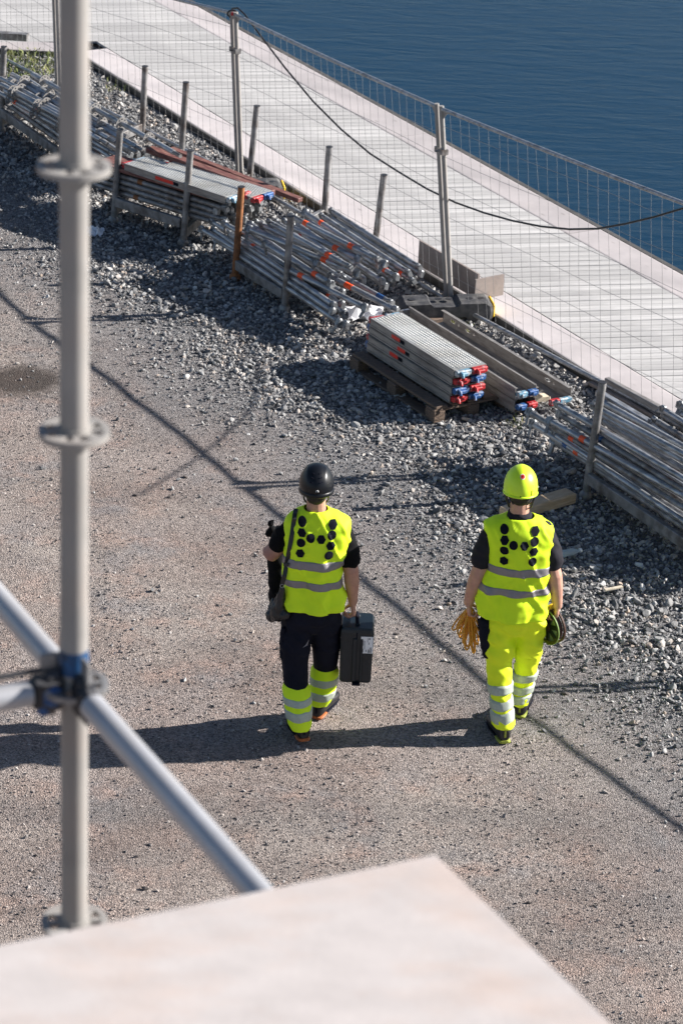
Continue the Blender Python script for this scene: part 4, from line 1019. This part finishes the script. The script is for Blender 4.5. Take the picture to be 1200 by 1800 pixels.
class Leg:
    def __init__(s, Y0, pts):                             # (px, py, dy, radius)
        s.p = [Yp(a, b_, Y0+c) for a, b_, c, r in pts]; s.r = [q[3] for q in pts]
        # refine
        P, Q = [], []; n = len(s.p)
        for i in range(n-1):
            for k in range(6):
                f = k/6; p0 = s.p[max(i-1, 0)]; p1 = s.p[i]; p2 = s.p[i+1]; p3 = s.p[min(i+2, n-1)]
                P.append(.5*((2*p1)+(p2-p0)*f+(2*p0-5*p1+4*p2-p3)*f*f+(3*p1-p0-3*p2+p3)*f**3)); Q.append(s.r[i]+(s.r[i+1]-s.r[i])*(f*f*(3-2*f)))
        P.append(s.p[-1]); Q.append(s.r[-1]); s.P = P; s.Q = Q
    def add(s, b, k=1., until=None): b.capsule(s.P, [q*k for q in s.Q], 20)
    def at_y(s, y):
        for i in range(len(s.P)-1):
            y0 = pxy(s.P[i]+Vector((0, -s.Q[i], 0)))[1]; y1 = pxy(s.P[i+1]+Vector((0, -s.Q[i+1], 0)))[1]
            if y0 <= y <= y1 or i == len(s.P)-2:
                f = (y-y0)/(y1-y0); return s.P[i].lerp(s.P[i+1], f), s.Q[i]+(s.Q[i+1]-s.Q[i])*f
    def band(s, root, y0, y1, off, mtl, name, seed=0., flare=.0, closed=False, tilt=0.):
        rg = []; n = 40; K = 9
        for i in range(K):
            f = i/(K-1); c, r = s.at_y(y0+(y1-y0)*f)
            o = off*(0 if i in (0, K-1) else 1) + flare*f
            rg.append([c + Vector((math.cos(a), math.sin(a), 0))*(r+o+.005*mn.noise(Vector((math.cos(a)*2+seed, math.sin(a)*2, c.z*14+seed)))*(0 if i in (0,) else 1)) + Vector((0, 0, tilt*math.cos(a)+.008*mn.noise(Vector((math.cos(a)*1.5, math.sin(a)*1.5, seed+y0*.1))))) for a in [2*math.pi*j/n for j in range(n)]])
        b = MB(); b.rings(rg, 0, closed); return b.build(name, mtl, root)
def wr(freq, amp, sd):
    def f(p):
        return amp*(mn.noise(Vector((p.x*freq+sd, p.y*freq, p.z*freq*2.1)))*1.3 - abs(mn.noise(Vector((p.x*freq*.8+sd, p.y*freq, p.z*freq*1.6+p.x*freq))))*1.6 + .5)
    return f
def shoe(root, H, yaw, pitch, sole, lift=0., k=1.):
    rot = Matrix.Rotation(yaw, 3, 'Z') @ Matrix.Rotation(pitch, 3, 'X')
    sh = thingless('shoe', root, H)
    def loft(prof, m, nm, par, n=20):
        rg = []
        for (y, w_, z0_, z1_) in prof:
            rg.append([rot@Vector((w_*math.copysign(abs(math.cos(a))**.8, math.cos(a)), y, (z0_+z1_)/2+(z1_-z0_)/2*math.copysign(abs(math.sin(a))**.7, math.sin(a))))*k for a in [2*math.pi*j/n for j in range(n)]])
        b = MB(); b.rings(rg, 0, True); return b.build(nm, m, par, False)
    up = [(-.005, .022, .02, .085), (.004, .034, .015, .11), (.03, .040, .012, .125), (.06, .041, .012, .13), (.09, .041, .012, .118), (.13, .044, .012, .095), (.18, .050, .012, .078), (.23, .049, .012, .066), (.265, .040, .014, .052), (.285, .022, .018, .038)]
    so_ = [(-.006, .020, .004, .019), (-.001, .034, 0, .019), (.03, .0385, 0, .017), (.09, .038, .002, .012), (.14, .042, .001, .012), (.20, .047, 0, .012), (.25, .044, .001, .014), (.275, .030, .004, .016), (.283, .016, .008, .015)]
    loft(up, X['shoe'], 'upper', sh); loft(so_, X['print'], 'sole', sh); loft([(-.009, .020, .003, .021), (-.004, .035, .001, .021), (.03, .040, .001, .019), (.075, .0395, .002, .015), (.085, .036, .003, .012)], X[sole], 'heel_edge', sh)
    b = MB(); b.tube([rot@Vector((math.cos(a)*.040, .055+math.sin(a)*.045, .122+.01*math.sin(a))) for a in [q*.5236 for q in range(12)]], .009, 8, closed=True); b.build('collar_padding', X['navy'], sh, False)
    b = MB()
    for q in range(4): b.box(rot@Vector((0, .125+.022*q, .098-.008*q)), (.05, .006, .004), rot)
    o = b.build('laces', X['soleo' if sole == 'soleo' else 'tee2'], sh, False); o['kind'] = 'stuff'
    b = MB(); b.box(rot@Vector((0, -.006, .075)), (.012, .006, .06), rot); b.build('heel_tab', X[sole] if sole == 'soley' else X['navy'], sh, False)
    return sh
def thingless(name, parent, P):
    o = bpy.data.objects.new(name, None); col.objects.link(o); o.parent = parent; o.location = Vector(P)-wloc(parent); return o

def helmet(root, c, rx, ry, rz, m, ridge, tilt, rim):
    # c: centre of the shell; opens downwards
    Mt = Matrix.Rotation(tilt, 3, 'X'); na, nb = 64, 26; rg = []
    def P(th, ph, off=0.):
        q = 1+off
        r = 1.0
        if ridge == 'y':                                  # central keel front to back
            r += .016*math.exp(-(math.cos(th)*math.cos(ph)/.16)**2)*(math.sin(ph)**.5 if ph > 0 else 0)
        else: r += .03*math.exp(-((abs(math.cos(th)*math.cos(ph))-.52)/.09)**2)*max(0, math.sin(ph))
        v = Vector((rx*math.cos(ph)*math.cos(th), ry*math.cos(ph)*math.sin(th), rz*math.sin(ph)))*r*q
        if ph < .1: v.x *= 1+rim*(.1-ph)*1.2; v.y *= 1+rim*(.1-ph)*1.2
        return c + Mt@v
    rg.append([P(2*math.pi*j/na, -.30, -.06) for j in range(na)])
    rg.append([P(2*math.pi*j/na, -.34, -.03) for j in range(na)])
    for i in range(nb+1):
        ph = -.34 + (math.pi/2-.02+.34)*i/nb; rg.append([P(2*math.pi*j/na, ph) for j in range(na)])
    h = thingless('helmet', root, c)
    b = MB(); b.rings(rg, 0, False); b.add([p for p in rg[-1]], [tuple(range(na))], 0, True); b.build('shell', m, h)
    return h, P
def badge_dot(P, th, ph, r, off, m, name, par, sides=20):
    c = P(th, ph, off); vs = [c]
    for j in range(sides):
        a = 2*math.pi*j/sides; vs.append(P(th+r*math.cos(a)/max(.2, math.cos(ph)), ph+r*math.sin(a), off))
    b = MB(); b.add(vs, [(0, 1+j, 1+(j+1) % sides) for j in range(sides)], 0, True); return b.build(name, m, par)

# ---- man with the black helmet
Y0 = 15.40
J = lambda x, y, dy=0.: Yp(x, y, Y0+dy)
pA = thing('person', 'man in black helmet and yellow vest walking away with a dark case and shoulder bag', 'person', Vector((J(545, 1290).x, Y0, 0)), 'two workers walking away')
hc = J(556, 858, .02); 
b = MB(); head(b, hc)
nb_ = J(556, 902, -.0)
b.capsule([hc+Vector((0, -.018, -.05)), nb_+Vector((0, 0, .0))], [.056, .060], 14)
sl, sr = J(512, 925, .0), J(606, 928, .0)
b.capsule([sl+Vector((.03, 0, -.02)), nb_+Vector((0, 0, -.035)), sr+Vector((-.03, 0, -.02))], [.040, .058, .040], 14)
ch = J(558, 985, .01); pv = J(549, 1088, .0)
b.ell(ch, (.135, .085, .18)); b.ell(pv+Vector((0, 0, .04)), (.125, .075, .12)); b.capsule([ch, pv], [.095, .09], 16)
elR, wrR = J(617, 1003, -.02), J(620, 1058, .035)
b.capsule([sr+Vector((-.02, 0, -.03)), elR, elR.lerp(wrR, .35), wrR], [.050, .047, .046, .029], 14)
hand(b, wrR, Vector((.10, .10, -1)), Vector((-1, 0, -.1)), Vector((0, 1, .0)), 1.05, .93)
elL, wrL = J(474, 974, .00), J(490, 966, .25)
b.capsule([sl+Vector((.02, 0, -.03)), elL, elL.lerp(wrL, .35), wrL], [.052, .053, .048, .030], 14)
hand(b, wrL, Vector((.3, 1, .1)), Vector((.3, 0, -1)), Vector((1, 0, .2)), 1.0, .93)
LA = Leg(Y0, [(528, 1082, 0, .098), (519, 1130, -.02, .096), (519, 1180, -.05, .079), (523, 1235, -.12, .069), (526, 1263, -.155, .060)])
RA = Leg(Y0, [(570, 1082, 0, .098), (573, 1130, .04, .088), (571, 1175, .10, .074), (566, 1215, .13, .064), (563, 1229, .135, .052)])
for Lg in (LA, RA): b.capsule(Lg.P, [q*.62 for q in Lg.Q], 12)
HA, HB = G(534, 1309), G(556, 1264)
b.capsule([LA.P[-1], HA+Vector((-.01, .05, .07))], [.042, .038], 10); b.capsule([RA.P[-1], HB+Vector((.01, .05, .07))], [.042, .038], 10)
fuse('body', b, .0048, X['skin'], pA, 3)
eyes(pA, hc)
b = MB(); b.ell(hc+Vector((0, -.020, .018)), (.0785, .092, .094)); b.ell(hc+Vector((0, -.062, -.030)), (.060, .040, .048)); fuse('hair', b, .006, X['hair'], pA, 3, wr(60, .0015, 3))
# trousers
b = MB()
for Lg in (LA, RA): Lg.add(b)
b.ell(J(549, 1085, .0)+Vector((0, 0, .045)), (.165, .125, .15))
fuse('trousers', b, .008, X['navy'], pA, 3, lambda p: wr(9, .008, 1)(p)*(1 if p.z > .55 else 0))
LA.band(pA, 1211, 1288, .014, X['hivis'], 'yellow_cuff', 1, .002); RA.band(pA, 1180, 1244, .014, X['hivis'], 'yellow_cuff', 2, .003)
LA.band(pA, 1229, 1245, .019, X['refl2'], 'reflective_band', 1.3); LA.band(pA, 1250, 1270, .021, X['refl2'], 'reflective_band', 1.5)
RA.band(pA, 1195, 1210, .019, X['refl2'], 'reflective_band', 2.3); RA.band(pA, 1218, 1234, .020, X['refl2'], 'reflective_band', 2.6)
b = MB(); q = J(498, 1122, .0); b.box(q, (.035, .15, .22), None, 0, .012); fuse('thigh_pocket', b, .008, X['navy'], pA, 2, wr(14, .006, 5))
b = MB(); q = J(537, 1134, -.115); b.add([q, q+Vector((.02, 0, .04)), q+Vector((.012, 0, -.0)), q+Vector((-.018, -.004, -.018))], [(0, 2, 1), (0, 3, 2)]); b.build('pale_patch', X['refl'], pA)
shoe(pA, HA+Vector((0, 0, .022)), R(15), R(-7), 'soleo', k=1.08); shoe(pA, HB, R(-22), R(3), 'soleo', k=1.05)
# shirt, vest
b = MB()
b.capsule([sl+Vector((.03, 0, .0)), sl.lerp(elL, .35), sl.lerp(elL, .58)], [.066, .066, .064], 20)
b.capsule([sr+Vector((-.03, 0, .0)), sr.lerp(elR, .5), sr.lerp(elR, .74)], [.066, .066, .064], 20)
b.capsule([sl+Vector((.02, 0, -.01)), nb_+Vector((0, 0, -.055)), sr+Vector((-.02, 0, -.01))], [.06, .065, .06], 16)
b.ell(ch, (.165, .11, .19))
fuse('t_shirt', b, .007, X['tee'], pA, 2, wr(11, .006, 2))
VA = Vest(Y0, [(893, 533, 577), (899, 522, 590), (905, 510, 604), (911, 504, 612), (920, 501, 616), (940, 500, 616), (960, 500, 611), (985, 500, 604), (1010, 501, 603), (1040, 502, 606), (1065, 503, 603), (1100, 505, 600), (1130, 506, 598)], 552, 1081,
          [(0, .148, .0), (.3, .13, -.005), (.6, .128, -.015), (.8, .118, -.012), (.92, .098, .0), (1, .066, .002)], 3.1)
v = VA.build(pA, X['hivis'], None)
VA.band(v, 990, 1005, 556, X['refl']); VA.band(v, 1027, 1040, 556, X['refl'])
q = lambda x, y: (440+x/5, 790+y/5)
for (x_, y_, s_, ro_) in ((456, 635, 0, 0), (452, 730, 6, .1), (445, 822, 0, 0), (437, 911, 6, .1), (528, 783, 0, 0), (622, 792, 6, .05), (725, 660, 6, .0), (717, 753, 0, 0), (706, 846, 6, .0), (690, 932, 0, 0)):
    VA.badge(v, *q(x_, y_), s_, .0258, ro_)
# helmet
hh, HP = helmet(pA, hc+Vector((.0, -.006, .032)), .105, .131, .127, X['helmb'], 'n', R(-4), -.04)
for sg in (-1, 1):
    for e in (-1, 1):
        b = MB(); p0 = HP(-math.pi/2+sg*.50, -.28, .0); dy_ = .02*e; p1 = hc+Vector((sg*.078, -.03 if e < 0 else .04, -.02)); p2 = hc+Vector((sg*.072, .02, -.085))
        b.tube([HP(-math.pi/2+sg*(.5 if e < 0 else 1.6), -.28), p1, p2], .007, 6, sq=(1, .4)); b.build('strap', X['nylon'], hh)
b = MB(); b.tube([hc+Vector((-.072, .02, -.085)), hc+Vector((-.045, .05, -.135)), hc+Vector((0, .062, -.142)), hc+Vector((.045, .05, -.135)), hc+Vector((.072, .02, -.085))], .006, 6); b.build('chin_strap', X['nylon'], hh)
b = MB(); b.tube([HP(-math.pi/2+a, -.27, .012+.012*abs(math.sin(a*9))*0) for a in [(-1.5+3*j/24) for j in range(25)]], .012, 8, sq=(1.3, .6)); b.build('rear_band', X['helmb'], hh)
for sg in (-1, 1):
    for k_ in range(3):
        b = MB(); a0 = -math.pi/2+sg*(.30+.0*k_); ph_ = .40+.22*k_
        b.tube([HP(a0-.10, ph_, .002), HP(a0+.10, ph_+.03*sg, .002)], [.004, .004], 8, sq=(1, 1)); b.build('vent', X['print'], hh)
for sg in (-1, 1):
    b = MB(); b.tube([HP(-math.pi/2+sg*.055+.07, -.04, .012), HP(-math.pi/2+sg*.055+.07-sg*.0, .02, .012), HP(-math.pi/2+.07+sg*.012, .05, .012)], .0022, 6); b.build('white_mark', X['white'], hh)
# shoulder bag
bag = thing('shoulder_bag', 'black shoulder bag on its strap at the hip of the man in the black helmet', 'bag', J(488, 1092, -.08))
b = MB(); sp = []
for (x_, y_) in ((521, 897), (518, 905), (516, 918), (513, 940), (509, 962), (506, 980), (503, 995)):
    P = VA.hit(x_, y_); sp.append(P + Vector((0, -.010, .004)))
sp = sp[2:]; sp = [sp[0]+Vector((.010, .075, .055)), sp[0]+Vector((.006, .03, .045)), sp[0]+Vector((.003, -.004, .024))] + sp + [J(500, 1012, -.12), J(496, 1028, -.11)]
rg = []
for i, p in enumerate(sp):
    d = (sp[min(i+1, len(sp)-1)]-sp[max(i-1, 0)]).normalized(); y = Vector((0, 1, 0)) if i > 1 else Vector((0, .5, -.8)); x = d.cross(y).normalized(); y = x.cross(d)
    rg.append([p+x*.0135-y*.0015, p-x*.0135-y*.0015, p-x*.0135+y*.0015, p+x*.0135+y*.0015])
b.rings(rg, 0, True, False); b.build('strap', X['nylon'], bag)
b = MB(); b.box(J(503, 992, -.125), (.034, .012, .022), None, 0, .003); b.build('buckle', X['dark'], bag)
b = MB(); b.tube([J(496, 1030, -.11)+Vector((.012*math.cos(a), 0, .012*math.sin(a))) for a in [q_*.785 for q_ in range(8)]], .003, 6, closed=True); b.build('ring', X['galvd'], bag)
b = MB(); b.capsule([J(496, 1034, -.10), J(494, 1048, -.09), J(490, 1064, -.08), J(487, 1080, -.07)], [.014, .026, .040, .046], 20); b.capsule([J(477, 1082, -.04), J(499, 1080, -.09)], [.036, .036], 14); b.capsule([J(483, 1060, -.0), J(479, 1082, .0)], [.03, .04], 12)
fuse('pouch', b, .006, X['nylon'], bag, 2, lambda p: .013*(-abs(mn.noise(Vector((p.x*34, p.y*34, p.z*6))))*1.3+.3)+.004*mn.noise(Vector((p.x*40, p.y*20, p.z*40))))
# jacket carried on the left arm
jk = MB(); jk.capsule([J(490, 935, .24), J(488, 965, .24), J(488, 1010, .20), J(490, 1050, .18), J(488, 1078, .16)], [.045, .05, .056, .058, .05], 16); jk.capsule([J(480, 930, .20), J(474, 938, .20)], [.028, .032], 12); jk.capsule([J(482, 914, .16), J(476, 920, .16)], [.010, .018], 10)
jo = fuse('carried_jacket', jk, .009, X['tee'], None, 2, wr(7, .014, 8)); set_origin(jo, J(485, 1080, .18)); tag(jo, 'black jacket hung over the bent left arm of the man in the black helmet', 'jacket')
# tool case
cz1 = J(626, 1108, -.05).z; cz0 = J(628, 1201, -.05).z; cxm = J(626, 1150, -.05).x
tk = thing('tool_case', 'dark blue upright tool case with white label carried in the right hand', 'tool case', (cxm, Y0+.06, cz0))
cw = .205; cdp = .225
b = MB(); rg = []
for (z, k_, kk) in ((cz0, .90, .9), (cz0+.012, .93, .95), (cz0+.03, .945, .97), (cz1-.05, 1.0, 1.0), (cz1-.018, 1.0, 1.0), (cz1+.0, .965, .965), (cz1+.012, .90, .92)):
    ww, dd_, ch_ = cw*k_/2, cdp*kk/2, .016
    rg.append([Vector((cxm+x_, Y0+.06+y_, z)) for x_, y_ in ((-ww+ch_, -dd_), (ww-ch_, -dd_), (ww-ch_*.3, -dd_+ch_*.3), (ww, -dd_+ch_), (ww, dd_-ch_), (ww-ch_, dd_), (-ww+ch_, dd_), (-ww, dd_-ch_), (-ww, -dd_+ch_), (-ww+ch_*.3, -dd_+ch_*.3))])
b.rings(rg, 0, True, False); b.build('body', X['case'], tk)
fy = Y0+.06-cdp/2
for (x_, w_) in ((-.012, .026), (.030, .016)):
    b = MB(); b.box((cxm+x_, fy-.001, (cz0+cz1)/2-.02), (w_, .012, cz1-cz0-.07), None, 0, .004); b.build('rib', X['case'], tk)
b = MB(); b.box((cxm-.002, Y0+.06, (cz0+cz1)/2+.0), (.006, cdp+.006, cz1-cz0-.03), None, 0, .002); b.build('lid_seam', X['print'], tk)
for y_ in (-.05, .06):
    b = MB(); b.box((cxm+.0, Y0+.06+y_, cz1+.016), (.03, .034, .014), None, 0, .003); b.build('latch', X['case'], tk)
hz_ = cz1+.045
b = MB(); b.tube([Vector((cxm+.0, Y0+.06-.055, cz1+.005)), Vector((cxm-.003, Y0+.06-.055, hz_-.012)), Vector((cxm-.004, Y0+.06-.04, hz_)), Vector((cxm-.004, Y0+.06+.04, hz_)), Vector((cxm-.003, Y0+.06+.055, hz_-.012)), Vector((cxm, Y0+.06+.055, cz1+.005))], .0105, 10); b.build('handle', X['print'], tk)
b = MB(); b.box((cxm+.005, fy-.0, cz0-.003), (.05, .03, .012)); b.build('foot', X['print'], tk)
la_, lb_ = J(634.5, 1119, -.055), J(654.5, 1149, -.055); lc_ = (la_+lb_)/2; lw, lh = lb_.x-la_.x, la_.z-lb_.z
b = MB(); b.box((lc_.x, fy-.0025, lc_.z), (lw, .002, lh)); lo = b.build('label', X['white'], tk)
b = MB()
for (x_, z_, w_, h_) in ((.34, -.30, .05, .34), (.24, -.30, .03, .34), (.15, -.36, .06, .22), (-.05, -.34, .05, .12), (-.34, -.33, .10, .20), (-.18, .0, .03, .5), (-.28, .12, .03, .3), (.16, .1, .05, .12), (.2, .38, .08, .1), (.05, .3, .03, .25)):
    b.box((lc_.x+x_*lw, fy-.0040, lc_.z+z_*lh), (w_*lw, .001, h_*lh))
o = b.build('label_print', X['print'], lo); o['kind'] = 'stuff'

# ---- man with the yellow helmet
Y0 = 15.50
J = lambda x, y, dy=0.: Yp(x, y, Y0+dy)
pB = thing('person', 'man in yellow helmet, yellow vest and yellow trousers walking away with cable and reel', 'person', Vector((J(895, 1285).x, Y0, 0)), 'two workers walking away')
hc = J(914, 862, .02)
b = MB(); head(b, hc)
nb_ = J(912, 908, 0.)
b.capsule([hc+Vector((0, -.018, -.05)), nb_], [.055, .060], 14)
sl, sr = J(862, 930, 0), J(962, 934, 0)
b.capsule([sl+Vector((.03, 0, -.02)), nb_+Vector((0, 0, -.04)), sr+Vector((-.03, 0, -.02))], [.040, .058, .040], 14)
ch = J(911, 992, .01); pv = J(903, 1090, 0)
b.ell(ch, (.135, .085, .18)); b.ell(pv+Vector((0, 0, .04)), (.125, .075, .12)); b.capsule([ch, pv], [.095, .09], 16)
elL, wrL = J(839, 1010, -.02), J(823, 1058, .03); elR, wrR = J(974, 1012, -.03), J(979, 1064, .03)
b.capsule([sl+Vector((.02, 0, -.03)), elL, elL.lerp(wrL, .35), wrL], [.052, .048, .047, .031], 14); b.capsule([sr+Vector((-.02, 0, -.03)), elR, elR.lerp(wrR, .35), wrR], [.052, .047, .046, .030], 14)
hand(b, wrL, Vector((.12, .10, -1)), Vector((1, 0, .1)), Vector((0, 1, 0)), 1.0, .93); hand(b, wrR, Vector((-.05, .15, -1)), Vector((-1, 0, 0)), Vector((0, 1, 0)), 1.0, .93)
LB = Leg(Y0, [(878, 1088, 0, .105), (876, 1130, -.02, .100), (877, 1170, -.04, .078), (880, 1225, -.09, .063), (883, 1262, -.12, .060)])
RB = Leg(Y0, [(930, 1088, 0, .103), (929, 1130, .03, .090), (924, 1170, .09, .073), (917, 1210, .12, .060), (912, 1229, .125, .052)])
for Lg in (LB, RB): b.capsule(Lg.P, [q*.62 for q in Lg.Q], 12)
HA, HB = G(886, 1307), G(912, 1262)
b.capsule([LB.P[-1], HA+Vector((-.01, .05, .07))], [.042, .038], 10); b.capsule([RB.P[-1], HB+Vector((.01, .05, .07))], [.042, .038], 10)
fuse('body', b, .0048, X['skin2'], pB, 3)
eyes(pB, hc)
b = MB(); b.ell(hc+Vector((0, -.020, .018)), (.0785, .092, .094)); b.ell(hc+Vector((0, -.062, -.026)), (.060, .040, .045)); fuse('hair', b, .006, X['hair'], pB, 3, wr(60, .0015, 3))
b = MB()
for Lg in (LB, RB): Lg.add(b)
b.ell(J(904, 1088, 0)+Vector((0, 0, .045)), (.175, .135, .16))
fuse('trousers', b, .008, X['hivis2'], pB, 3, lambda p: wr(8, .014, 4)(p)*(1 if p.z > .5 else .55))
for Lg, bs_ in ((LB, ((1207, 1224, 3.), (1233, 1251, 3.6), (1254, 1275, 4.1))), (RB, ((1188, 1202, 5.), (1209, 1222, 5.5), (1226, 1240, 6.2)))):
    for (a_, c_, sd_) in bs_: Lg.band(pB, a_, c_, .013, X['refl2'], 'reflective_band', sd_, 0, False, .008)
LB.band(pB, 1262, 1284, .009, X['hivis2'], 'hem', 4.5, .003); RB.band(pB, 1228, 1243, .009, X['hivis2'], 'hem', 5.5, .002)
b = MB()
q1, q2 = J(852, 1092, -.045), J(856, 1150, -.06); b.capsule([q1, q1.lerp(q2, .5), q2], [.036, .044, .030], 16); fuse('side_pocket', b, .007, X['navy'], pB, 3, wr(14, .005, 5))
b = MB(); b.tube([J(955, 1095, .0), J(948, 1125, .02), J(944, 1150, .03), J(940, 1160, .03)], [.012, .012, .010, .006], 8); b.build('side_piping', X['navy'], pB)
shoe(pB, HA, R(13), R(-2), 'soley', k=1.08); shoe(pB, HB, R(-12), R(3), 'soley', k=1.05)
b = MB()
b.capsule([sl+Vector((.03, 0, 0)), sl.lerp(elL, .45), sl.lerp(elL, .66)], [.070, .070, .067], 20); b.capsule([sr+Vector((-.03, 0, 0)), sr.lerp(elR, .45), sr.lerp(elR, .68)], [.070, .070, .067], 20)
b.capsule([sl+Vector((.02, 0, -.01)), nb_+Vector((0, 0, -.055)), sr+Vector((-.02, 0, -.01))], [.06, .065, .06], 16)
b.ell(ch, (.17, .115, .19))
b.tube([nb_+Vector((.066*math.cos(a), .060*math.sin(a)-.002, .012+.008*math.sin(a))) for a in [q_*.3491 for q_ in range(18)]], .018, 10, closed=True, sq=(1.3, .6)); b.capsule([nb_+Vector((0, 0, -.05)), nb_+Vector((0, 0, .005))], [.075, .066], 16)
fuse('polo_shirt', b, .007, X['tee2'], pB, 2, wr(11, .004, 2))
VB = Vest(Y0, [(906, 889, 938), (911, 874, 951), (916, 860, 963), (921, 851, 970), (930, 850, 972), (950, 855, 970), (975, 858, 965), (1000, 853, 963), (1030, 845, 962), (1060, 844, 961), (1090, 846, 958), (1120, 848, 957), (1145, 850, 955)], 900, 1094,
          [(0, .160, .0), (.3, .142, -.005), (.6, .132, -.015), (.8, .120, -.012), (.92, .100, .0), (1, .070, .002)], 7.7, 1.1)
v = VB.build(pB, X['hivis'], None)
VB.band(v, 1002, 1015, 905, X['refl']); VB.band(v, 1038, 1052, 905, X['refl'])
q = lambda x, y: (780+x/5, 800+y/5)
for (x_, y_, s_, ro_) in ((530, 652, 0, 0), (531, 746, 6, 0), (528, 836, 0, 0), (525, 928, 6, .5), (610, 795, 0, 0), (706, 800, 6, 0), (800, 668, 6, 0), (795, 760, 0, 0), (787, 850, 6, 0), (776, 935, 0, 0)):
    VB.badge(v, *q(x_, y_), s_, .0258, ro_)
hh, HP = helmet(pB, hc+Vector((0, -.002, .035)), .101, .128, .126, X['helmy'], 'y', R(-7), .08)
badge_dot(HP, -math.pi/2+.03, .72, .15, .004, X['white'], 'sticker_ring', hh); badge_dot(HP, -math.pi/2+.03, .72, .115, .014, X['sgreen'], 'red_sticker', hh)
badge_dot(HP, -math.pi/2+.03, .72, .03, .019, X['print'], 'sticker_dot', hh, 8)
b = MB(); b.tube([HP(-math.pi/2+.62, .02, .002), HP(-math.pi/2+.60, -.24, .002)], .006, 8, sq=(1.4, .4)); b.build('vent_slot', X['hivis2'], hh)
b = MB(); b.tube([HP(-math.pi/2+a, -.33, .01) for a in [(-3.1+6.2*j/60) for j in range(61)]], .006, 8); b.build('rim', X['helmy'], hh)
b = MB(); b.box(HP(-math.pi/2-.05, -.26, .01), (.006, .004, .006)); b.build('rivet', X['print'], hh)
for sg in (-1, 1):
    b = MB(); b.tube([hc+Vector((sg*.075, -.05, -.01)), hc+Vector((sg*.045, -.082, -.055)), hc+Vector((sg*.0, -.085, -.035))], .006, 6, sq=(1, .5)); b.build('nape_strap', X['nylon'], hh)
    b = MB(); b.tube([hc+Vector((sg*.090, -.02, .0)), hc+Vector((sg*.080, .01, -.075)), hc+Vector((sg*.05, .055, -.130)), hc+Vector((0, .065, -.142))], .006, 6, sq=(1, .5)); b.build('chin_strap', X['nylon'], hh)
    b = MB(); b.tube([hc+Vector((sg*.087, -.045, .0)), hc+Vector((sg*.068, -.055, -.08)), hc+Vector((sg*.060, -.02, -.105))], .006, 6, sq=(1, .5)); b.build('rear_strap', X['nylon'], hh)
# orange cable coil
Hc = J(825, 1074, .045)
cc_ = thing('cable_coil', 'coil of orange cable hanging from the left hand of the man in yellow', 'cable', Hc)
ends = [(797, 1115), (803, 1126), (808, 1118), (814, 1134), (818, 1142), (823, 1150), (827, 1138), (831, 1146), (835, 1152), (838, 1140), (841, 1128), (806, 1110), (843, 1112)]
b = MB(); path = []
for i, (x_, y_) in enumerate(ends):
    E_ = J(x_, y_, .045+rnd.uniform(-.05, .05)); D = E_-Hc-Vector((rnd.uniform(-.008, .008), 0, .0)); sd_ = Vector((rnd.uniform(.3, 1)*(1 if i % 2 else -1), rnd.uniform(-.8, .8), 0)).normalized()*rnd.uniform(.012, .03)
    for j in range(16):
        t = 2*math.pi*j/16; path.append(Hc + Vector((.012*math.sin(i*2.1), .02*math.cos(i*1.3), .018)) + D*((1-math.cos(t))/2)**.9 + sd_*math.sin(t)*(.5+.5*(1-math.cos(t))/2))
    path.append(Hc + Vector((.012*math.sin(i*2.1+1), .02*math.cos(i*1.3+.6), .022)))
b.tube(path, .0058, 7); b.build('cable', X['ocable'], cc_)
b = MB(); b.tube([J(842, 1088, .02), J(842, 1100, .02)], [.012, .013], 10); b.tube([J(842, 1100, .02), J(842, 1106, .02)], [.010, .008], 10); b.build('plug', X['print'], cc_)
# reel
rc = J(966, 1099, .06); ax = Vector((-.80, -.60, -.08)).normalized(); rx_ = ax.cross(Vector((0, 0, 1))).normalized(); rz_ = rx_.cross(ax).normalized(); Mr = Matrix((rx_, rz_, ax)).transposed()
rl = thing('cable_reel', 'dark spoked hand reel held in the right hand of the man in yellow', 'reel', rc)
def rring(ra, rb, h0, h1, n=40):
    bb = MB(); rg = []
    for (q_, h_) in ((ra, h0), (rb, h0), (rb, h1), (ra, h1)): rg.append([rc+Mr@Vector((q_*math.cos(2*math.pi*j/n), q_*math.sin(2*math.pi*j/n), h_)) for j in range(n)])
    bb.rings(rg, 0, False, False, True); return bb
rring(.096, .117, .020, .026).build('flange_rim', X['reelg'], rl); rring(.1165, .120, .024, .029).build('yellow_edge', X['paleg'], rl)
rring(.105, .120, -.028, -.018).build('back_flange', X['brown'], rl); rring(.07, .100, -.018, .012).build('winding', X['brown'], rl); rring(.0, .028, -.02, .032).build('hub', X['brown'], rl)
b = MB(); n = 32; b.add([rc+Mr@Vector((.098*math.cos(2*math.pi*j/n), .098*math.sin(2*math.pi*j/n), .014)) for j in range(n)], [tuple(range(n))]); b.build('face_reflection', X['paleg'], rl)  # disc painted in the vest colour reflected between the spokes
for k_ in range(7):
    a = 2*math.pi*k_/7+.2; M3 = Mr @ Matrix.Rotation(a, 3, 'Z')
    b = MB(); b.box(rc+M3@Vector((.062, 0, .020)), (.085, .030, .008), M3, 0, .002); b.build('spoke', X['reelg'], rl)
b = MB(); b.tube([rc+Mr@Vector((.0, .10, .02)), rc+Mr@Vector((.0, .135, .01)), rc+Mr@Vector((.0, .140, -.03)), rc+Mr@Vector((0, .10, -.035))], .011, 10); b.build('grip', X['yellow'], rl)
